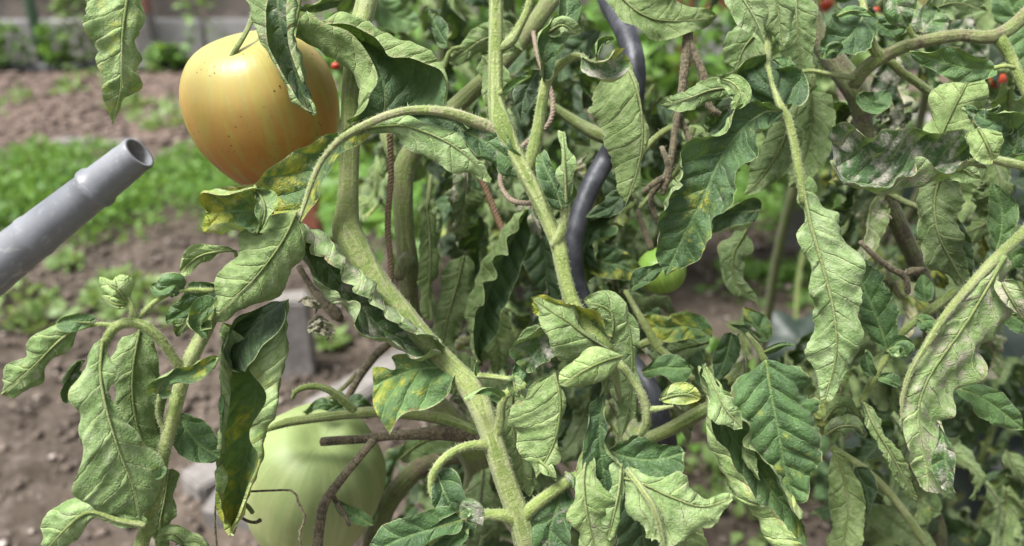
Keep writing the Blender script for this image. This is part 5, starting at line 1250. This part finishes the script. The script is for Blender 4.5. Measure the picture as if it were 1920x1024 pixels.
leaf(P2, [(1688, -30, 0), (1680, 0, -.3), (1690, 30, -.3), (1702, 50, 0)], ([24, 26, 24, 6], [26, 34, 28, 6]), .455, 'T', 0, (10, 10), (.1, .5, .82), label='silvery leaf with a dry tip hanging from the top right edge', serr=.03)
leaf(P2, [(1725, 60, .5), (1745, 40, .4), (1765, 20, .5)], ([24, 32, 20], [24, 32, 20]), .48, 'T', 0, (10, 10), (.1, .6, .80))
leaf(P2, [(1640, 40, 0), (1668, 55, 0), (1700, 52, 0)], ([12, 18, 5], [12, 14, 5]), .475, 'T', 0, (10, 10), (.1, 0, .7))
leaf(P2, [(1580, 90, -.8), (1560, 92, -1), (1540, 110, -1)], 13, .48, 'T', 0, (10, 10), (0, .4, .62), serr=0)
leaf(P2, [(1610, 175, -.6), (1640, 190, -.8), (1668, 172, -.6)], ([12, 24, 10], [8, 18, 6]), .49, 'T', 0, (10, 10), (0, 0, .55), serr=.04)
leaf(P2, [(1500, 140, -1), (1475, 128, -1.2), (1450, 110, -1)], 12, .48, 'T', 0, (20, 20), (0, 0, .8), serr=.2, lobes=4)
leaf(P2, [(1730, 25, 1), (1790, 5, 1), (1850, 20, 1)], 36, .52, 'U', 0, (10, 10), (0, 0, .36))
leaf(P2, [(1910, 40, 1), (1890, 0, 1), (1880, -30, 1)], 36, .52, 'T', 0, (10, 10), (0, 0, .8))
leaf(P2, [(1930, 40, .6), (1925, 80, .5), (1940, 140, .5)], 40, .50, 'T', 0, (10, 10), (0, 0, .9))
# small fresh leaves
tube_px('leaf_stalk', [(1790, 545, 10, .6), (1760, 570, 10, .6), (1720, 600, 9, .4), (1690, 625, 9, .2), (1668, 660, 8, 0), (1640, 705, 8, 0), (1615, 755, 8, 0)], .47, P2, (0, .1, .50), hair=70, seg=12)
leaf(P2, [(1665, 660, 0), (1650, 610, -.3), (1625, 550, -.3), (1588, 462, 0)], ([10, 34, 32, 4], [10, 28, 26, 4]), .47, 'T', 0, (10, 10), (0, 0, .72), label='fresh toothed leaf standing right of the very long limp leaf', serr=.18, lobes=6)
leaf(P2, [(1736, 565, -.2), (1733, 545, -.4), (1730, 515, -.3)], 17, .465, 'T', 0, (10, 10), (0, 0, .75), serr=0, label='small oval leaf on the slim shoot at right')
leaf(P2, [(1722, 598, 0), (1738, 610, -.2), (1745, 628, 0)], 16, .465, 'T', 0, (10, 10), (0, 0, .7), serr=0)
leaf(P2, [(1640, 705, -.2), (1630, 690, -.4), (1622, 655, -.3)], 13, .46, 'T', 0, (20, 20), (0, 0, .5), serr=0)
leaf(P2, [(1645, 708, -.2), (1665, 712, -.4), (1688, 725, -.3)], 11, .46, 'T', 0, (20, 20), (0, 0, .65), serr=0)
leaf(P2, [(1668, 655, -.2), (1690, 650, -.4), (1700, 670, -.3)], 22, .465, 'T', 0, (20, 20), (.1, 0, .85), serr=.1, lobes=3)
leaf(P2, [(1868, 470, -.2), (1878, 430, -.4), (1878, 390, -.5), (1862, 342, -.3)], ([12, 24, 22, 3], [12, 24, 20, 3]), .45, 'T', 0, (10, 10), (0, 0, .98), label='bright fresh pointed leaf standing at the right', serr=.05)
leaf(P2, [(1890, 500, 0), (1905, 480, -.3), (1925, 475, -.3)], 26, .45, 'T', 0, (10, 10), (0, 0, .98), serr=.12, lobes=3)
tube_px('side_shoot', [(1990, 350, 14, 0), (1940, 415, 13, 0), (1900, 455, 12, -.2), (1860, 492, 11, -.5), (1815, 540, 9, -.8), (1770, 595, 8, -1), (1735, 650, 7, -1.1), (1706, 700, 6, -1.0), (1693, 745, 4, -.8), (1690, 800, 2, -.6)], .435, P2, (.15, .5, .48), hair=170, seg=14)
rail_leaf(P2, [(-.2, [(1880, 478), (1830, 530), (1780, 592), (1735, 660), (1706, 710), (1690, 740), (1690, 790), (1700, 850), (1722, 915)]),
               (-.4, [(1885, 480), (1850, 540), (1808, 610), (1765, 670), (1735, 720), (1722, 770), (1728, 830), (1738, 880), (1740, 922)]),
               (-.2, [(1890, 490), (1870, 560), (1840, 630), (1800, 690), (1765, 735), (1748, 780), (1756, 840), (1762, 890), (1765, 925)]),
               (.3, [(1890, 510), (1896, 575), (1862, 640), (1835, 700), (1790, 750), (1762, 790), (1775, 840), (1788, 890), (1795, 925)])],
          .43, 1, 'U', (.1, .55, .62), label='very large grey scarred leaf underside hanging at far right', pucker=.15, nu=130, sub=11, seed=71, serr=.10, lobes=7, midr=.001)
leaf(P2, [(1762, 790, -.3), (1770, 830, -.9), (1775, 880, -.9), (1780, 922, -.6)], ([6, 16, 20, 10], [6, 12, 14, 12]), .425, 'T', 0, (20, 20), (.2, .6, .70), serr=.03)
leaf(P2, [(1880, 530, -.2), (1895, 560, -.4), (1918, 598, -.2)], ([14, 16, 6], [20, 24, 10]), .425, 'U', 0, (20, 20), (.2, .8, .60), serr=.08)
leaf(P2, [(1790, 728, 0), (1825, 738, -.2), (1870, 765, -.2), (1920, 806, 0)], ([16, 28, 28, 4], [16, 26, 24, 4]), .46, 'T', 0, (10, -10), (0, 0, .95), label='fresh pointed green leaf right of the scarred leaf', serr=.05)
leaf(P2, [(1895, 590, 0), (1910, 600, 0), (1940, 620, 0)], 24, .46, 'T', 0, (10, 10), (0, 0, .9), serr=.1)
leaf(P2, [(1620, 755, -.2), (1640, 800, -.5), (1670, 850, -.5), (1700, 905, -.3), (1712, 935, 0)], ([8, 16, 14, 12, 3], [10, 16, 14, 12, 3]), .465, 'U', 0, (30, -20), (.1, 0, .48), label='narrow toothed leaf hanging left of the scarred leaf', serr=.15, lobes=9)
leaf(P2, [(1545, 790, 0), (1565, 765, -.6), (1590, 760, -.6), (1612, 780, -.4)], ([14, 22, 24, 10], [14, 22, 20, 10]), .48, 'U', 0, (-70, -70), (.3, .2, .50), label='small rolled leaf bundle between the two broad leaves', serr=.05)
leaf(P2, [(1550, 815, 0), (1575, 800, -.8), (1605, 800, -.6), (1620, 815, -.3)], ([10, 24, 22, 8], [10, 20, 18, 8]), .478, 'U', 0, (-80, -80), (.2, .3, .56))
leaf(P2, [(1565, 845, .4), (1580, 890, .2), (1590, 950, .2), (1580, 1040, .4)], ([12, 30, 34, 26], [10, 24, 32, 26]), .50, 'U', 0, (-20, -10), (.1, 0, .44), label='hanging leaf underside at the bottom below the rolled bundle')
leaf(P2, [(1600, 870, .6), (1625, 920, .6), (1628, 970, .6)], 22, .50, 'T', 0, (20, 20), (.0, 0, .25))
leaf(P2, [(1760, 960, 2), (1700, 930, 2), (1650, 930, 2)], 34, .58, 'U', 0, (0, 0), (.0, 0, .42))
leaf(P2, [(1625, 880, 2), (1660, 960, 2), (1760, 1040, 2)], 40, .58, 'U', 0, (0, 0), (.0, 0, .36))
tube_px('side_shoot', [(1560, 840, 8, 0), (1620, 880, 9, 0), (1680, 940, 9, 0), (1750, 1040, 10, 0)], .55, P2, (.2, 0, .36), seg=10)
tube_px('leaf_stalk', [(1490, 215, 4, 1.5), (1500, 190, 4, 1.5), (1530, 160, 4, 1)], .50, P2, (.2, 0, .5), seg=8)
# brown twigs
for pts, c in [([(1290, 60, 11), (1286, 100, 11), (1280, 160, 9), (1268, 230, 8), (1258, 300, 8), (1247, 340, 9), (1243, 365, 6)], (1.0, 0, .50)),
               ([(1292, 80, 9), (1312, 125, 9), (1324, 160, 9), (1330, 200, 8), (1350, 215, 6)], (1.1, 0, .52)),
               ([(1272, 215, 7, .5), (1288, 250, 6.5, .5), (1302, 290, 6, .5)], (1.1, 0, .5)),
               ([(1240, 275, 5, -.5), (1250, 300, 6, -.5), (1256, 330, 6, -.3), (1246, 352, 6, 0)], (1.1, 0, .5)),
               ([(1206, 360, 6, -.3), (1228, 343, 7, -.3), (1248, 332, 8, 0)], (.9, 0, .5)),
               ([(1250, 340, 5, .4), (1232, 350, 7, .4), (1220, 375, 6, .4), (1235, 420, 6, .6)], (1.0, 0, .42)),
               ([(1612, 453, 5), (1640, 480, 6.5), (1672, 505, 7), (1697, 518, 8), (1702, 550, 6)], (1.0, 0, .45)),
               ([(1690, 518, 7), (1712, 508, 8), (1735, 505, 5)], (.8, 0, .48)),
               ([(1200, 390, 5, 1), (1225, 360, 5, 1), (1270, 320, 6, 1), (1300, 240, 7, 1.5)], (.2, 0, .36)),
               ([(1160, 375, 8, 2), (1195, 300, 8, 2), (1240, 250, 8, 2), (1290, 230, 8, 2)], (.1, 0, .30)),
               ([(1600, 300, 8, 3), (1640, 345, 8, 3), (1700, 380, 7, 3), (1760, 400, 7, 3)], (.3, 0, .36))]:
    tube_px('dry_twig' if c[0] > .6 else 'side_shoot', pts, .485, P2, c, hair=45, seg=10, rough=.06)

# ================================================================ foliage further back
def poly_in(x, y, P):
    ins = False; n = len(P); j = n - 1
    for i in range(n):
        if (P[i][1] > y) != (P[j][1] > y) and x < (P[j][0] - P[i][0]) * (y - P[i][1]) / (P[j][1] - P[i][1]) + P[i][0]: ins = not ins
        j = i
    return ins
GAPS = [[(1280, 480), (1300, 430), (1345, 440), (1400, 480), (1530, 450), (1530, 690), (1480, 700), (1300, 640), (1240, 560)],
        [(1400, 400), (1520, 330), (1520, 520), (1400, 500)], [(1290, 880), (1540, 960), (1560, 1024), (1290, 1024)], [(560, 440), (720, 460), (840, 640), (840, 760), (560, 760)], [(1500, 560), (1560, 600), (1560, 690), (1500, 690)],
        [(1700, 190), (1780, 240), (1700, 250), (1650, 220)], [(1220, 60), (1420, 60), (1420, 160), (1220, 180)]]
FILL = [(700, -60), (1980, -60), (1980, 1080), (1400, 1080), (1340, 820), (1100, 1080), (880, 1080), (700, 1040), (820, 760), (780, 520), (700, 460), (690, 200)]
protos = []
r1 = random.Random(5)
# limp, rolled leaves between the near ones
MID = [(800, 340), (900, 260), (1060, 200), (1230, 200), (1330, 230), (1480, 60), (1900, 60), (1960, 1080), (1560, 1080), (1480, 760), (1330, 760), (1300, 1080), (880, 1080), (860, 900), (720, 880), (700, 840), (860, 740), (800, 560)]
wilt = []
for k in range(12):
    L = 190 * r1.uniform(.8, 1.25); bend = r1.uniform(-50, 50); wv = r1.uniform(30, 48)
    tight = r1.uniform(60, 150) * (1 if k % 3 == 0 else -1)
    o = leaf(P3, [(960, 400, 0), (960 + bend * .6, 400 + L * .3, r1.uniform(-1.5, 1.5)), (960 + bend, 400 + L * .65, r1.uniform(-1.5, 1.5)), (960 + bend * .2, 400 + L, r1.uniform(-1, 1))],
             ([6, wv * .9, wv, wv * .6, 4], [6, wv * .8, wv * 1.1, wv * .7, 4]), .5, 'T' if k % 3 == 0 else 'U', r1.uniform(-30, 30), ([20, tight, tight * .6], [40, tight * .9, tight]), (.15, .1, .4), 'leaf', serr=r1.uniform(.06, .18), lobes=6, nv=24, pucker=.16, midr=.0009, seed=k + 300)
    for q in [o] + list(o.children):
        me = q.data; n = len(me.vertices); co = np.empty(n * 3); me.vertices.foreach_get('co', co)
        me.vertices.foreach_set('co', (co.reshape(-1, 3) - at(960, 400, .5)).astype(np.float32).ravel())
        if q is not o: q.parent = o; q.matrix_parent_inverse.identity()
    wilt.append(o)
n_w = tries = 0
while n_w < 95 and tries < 3000:
    tries += 1
    x, y = r1.uniform(700, 1940), r1.uniform(0, 1040)
    if not poly_in(x, y, MID) or any(poly_in(x, y + 60, g_) or poly_in(x, y, g_) for g_ in GAPS[:6]): continue
    d = r1.uniform(.535, .66); pl = P3 if x < 1300 else P2
    if n_w < 12: o = wilt[n_w]
    else:
        src = wilt[r1.randrange(12)]; o = src.copy(); C.objects.link(o)
        for ch in src.children:
            c = ch.copy(); C.objects.link(c); c.parent = o; c.color = o.color
    o.parent = pl; o.matrix_parent_inverse = parent_world(pl).inverted()
    o.location = Vector([float(c) for c in at(x, y - 90, d)])
    o.rotation_euler = (r1.gauss(0, .25), r1.gauss(0, .35), r1.gauss(0, 1.0))
    s__ = r1.uniform(.7, 1.15); o.scale = (s__, s__, s__)
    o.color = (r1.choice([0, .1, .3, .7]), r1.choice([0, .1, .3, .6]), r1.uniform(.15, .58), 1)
    n_w += 1
PB = thing('tomato_plant', 'shaded tomato plants massed at the back of the bed behind the front leaves', 'tomato plant', (.2, 1.05, 0))
PB['group'] = tomato_group
for k in range(14):
    L = 150 * r1.uniform(.8, 1.2); bend = r1.uniform(-40, 40)
    wv = r1.uniform(26, 46)
    o = leaf(PB, [(960, 400, 0), (960 + bend * .5, 400 + L * .35, r1.uniform(-1.2, 1.2)), (960 + bend, 400 + L * .7, r1.uniform(-1.5, 1.5)), (960 + bend * .4, 400 + L, r1.uniform(-1, 1))],
             wv, .5, 'U' if k % 3 else 'T', 0, (r1.uniform(-80, 90), r1.uniform(-80, 90)), (.15, .05, .4), 'leaf', serr=r1.uniform(.05, .2), lobes=5, nu=30, nv=16, pucker=.16, midr=0, seed=k + 100)
    me = o.data
    n = len(me.vertices); co = np.empty(n * 3); me.vertices.foreach_get('co', co)
    co = co.reshape(-1, 3) - at(960, 400, .5)
    me.vertices.foreach_set('co', co.astype(np.float32).ravel())
    protos.append((o, me))
def back_foliage(plant, n, dmin, dmax, scl, first):
    global_inv = parent_world(plant).inverted()
    count = tries = 0
    while count < n and tries < 9000:
        tries += 1
        x, y = r1.uniform(680, 1960), r1.uniform(-80, 1080)
        if not poly_in(x, y, FILL) or any(poly_in(x + dx_, y + q_, g_) for g_ in GAPS for q_ in (-40, 0, 40, 90) for dx_ in (-45, 0, 45)): continue
        d = r1.uniform(dmin, dmax)
        p = at(x, y - 40, d)
        if p[2] < .12: continue
        if first and count < len(protos): o = protos[count][0]
        else:
            o = protos[r1.randrange(len(protos))][0].copy(); C.objects.link(o); o.parent = plant
        o.matrix_parent_inverse = global_inv
        o.location = Vector([float(c) for c in p])
        o.rotation_euler = (r1.gauss(0, .45), r1.gauss(0, .5), r1.uniform(-math.pi, math.pi))
        s__ = scl * r1.uniform(.75, 1.3); o.scale = (s__, s__, s__)
        o.color = (r1.choice([0, 0, 0, .2, .5]), r1.choice([0, 0, .2]), r1.uniform(.1, .5), 1)  # low lightness paints the deep foliage shade into the leaf colour
        count += 1
back_foliage(PB, 280, .62, .82, .95, True)
PC = thing('tomato_plant', 'dense tomato foliage one row behind, seen only through gaps in the shade', 'tomato plant', (.35, 1.3, 0)); PC['group'] = tomato_group
back_foliage(PC, 290, .80, 1.05, 1.15, False)
PD = thing('tomato_plant', 'rearmost tomato foliage, small and out of focus behind all other leaves', 'tomato plant', (.45, 1.5, 0)); PD['group'] = tomato_group
back_foliage(PD, 200, 1.02, 1.4, 1.4, False)
# their stems
for k in range(9):
    x = [-.02, .05, .12, .40, .48, .56, .64, .75, .85][k]; yv = r1.uniform(.85, 1.25)
    x2, y2 = x + r1.uniform(-.12, .12), yv - r1.uniform(0, .2)
    Pp = np.array([[x, yv, -.03, .008], [x + r1.uniform(-.04, .04), yv - .03, .3, .0075], [x2, y2, .62, .0065], [x2 + r1.uniform(-.08, .08), y2 - .05, .98, .005], [x2 + r1.uniform(-.1, .1), y2 - .05, 1.2, .004]])
    Q = catmull(Pp, 60)
    put('stem', tube_mesh('stem', Q[:, :3], Q[:, 3], 10), STEM, PB, (r1.uniform(0, .6), 0, r1.uniform(.10, .3)))
# broad blue green cabbage-like leaves low at the right
KP = thing('squash_plant', 'low plant with broad blue grey leaves in the shade at bottom right', 'plant', (.55, 1.25, 0))
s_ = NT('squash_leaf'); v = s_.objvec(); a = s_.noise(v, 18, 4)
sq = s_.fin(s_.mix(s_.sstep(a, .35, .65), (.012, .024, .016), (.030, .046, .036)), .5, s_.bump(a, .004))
def broad_leaf(c, rad, nrm, seed):
    r_ = np.random.default_rng(seed)
    n = 28; rings = 7
    nz = np.array(nrm, float); nz /= np.linalg.norm(nz)
    ax_ = np.cross(nz, [0, 0, 1.0]); ax_ /= np.linalg.norm(ax_); ay = np.cross(nz, ax_)
    V = [np.array(c)]; F = []
    for i in range(1, rings + 1):
        for j in range(n):
            a = j / n * 2 * np.pi
            rr = rad * i / rings * (1 + .16 * np.cos(5 * a) * (i / rings) + .05 * np.sin(11 * a) * (i / rings)) * (1 - .45 * max(0, np.cos(a)) ** 10)
            z = .12 * rad * np.sin(5 * a + 1) * (i / rings) ** 2 - .25 * rad * (i / rings) ** 2
            V.append(np.array(c) + ax_ * rr * np.sin(a) + ay * rr * np.cos(a) + nz * z)
    for j in range(n): F.append((0, 1 + j, 1 + (j + 1) % n))
    for i in range(rings - 1):
        for j in range(n):
            a_, b_ = 1 + i * n + j, 1 + i * n + (j + 1) % n
            F.append((a_, a_ + n, b_ + n, b_))
    put('leaf', new_mesh('leaf', np.array(V), F, True), sq, KP)
    b = np.array([c[0] * .5 + KP.location[0] * .5, c[1] + .03, max(.02, c[2] * .5)])
    Q = catmull(np.array([[*c], [*b], [KP.location[0], KP.location[1], 0]]), 14)
    put('leaf_stalk', tube_mesh('leaf_stalk', Q, np.full(len(Q), .0045), 7), STEM, KP, (0, 0, .4))
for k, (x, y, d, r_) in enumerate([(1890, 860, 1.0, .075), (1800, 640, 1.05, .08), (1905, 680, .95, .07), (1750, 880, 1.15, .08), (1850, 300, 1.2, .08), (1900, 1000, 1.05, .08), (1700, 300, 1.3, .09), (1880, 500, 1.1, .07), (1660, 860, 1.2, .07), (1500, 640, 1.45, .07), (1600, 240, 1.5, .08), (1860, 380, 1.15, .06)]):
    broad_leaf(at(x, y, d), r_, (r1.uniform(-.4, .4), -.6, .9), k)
# bright foliage further off, seen in the gaps
GP = thing('leafy_bush', 'bright green blurred bush further off seen between the stems at the top', 'bush', (.05, 2.1, 0))
def fb(cx, cy, cz, rx, ry, rz):
    def f(r_):
        v = r_.normal(0, 1, 3); v /= np.linalg.norm(v); q = r_.random() ** .35
        return np.array([cx, cy, cz]) + v * q * np.array([rx, ry, rz]), v + np.array([0, 0, -.3])
    return f
for i, (x, y, d, rx, n) in enumerate([(760, 60, 1.9, .34, 1000), (1250, 100, 2.0, .40, 1300), (1640, 160, 2.2, .45, 1200), (1000, 240, 2.0, .4, 1200), (760, 360, 1.8, .16, 320)]):
    c = at(x, y, d)
    leaflets('foliage', n, fb(c[0], c[1], c[2], rx, .25, rx * .8), (.02, .045), [WEED, WEED, WEED_PALE, WEED, WEED][i], 60 + i, parent=GP, kind='stuff')
    Q = catmull(np.array([[c[0], c[1], c[2]], [c[0] + .03, c[1], c[2] * .5], [c[0], c[1] + .05, -.02]]), 20)
    put('stem', tube_mesh('stem', Q, np.full(len(Q), .009), 8), STEM, GP, (.7, 0, .4))
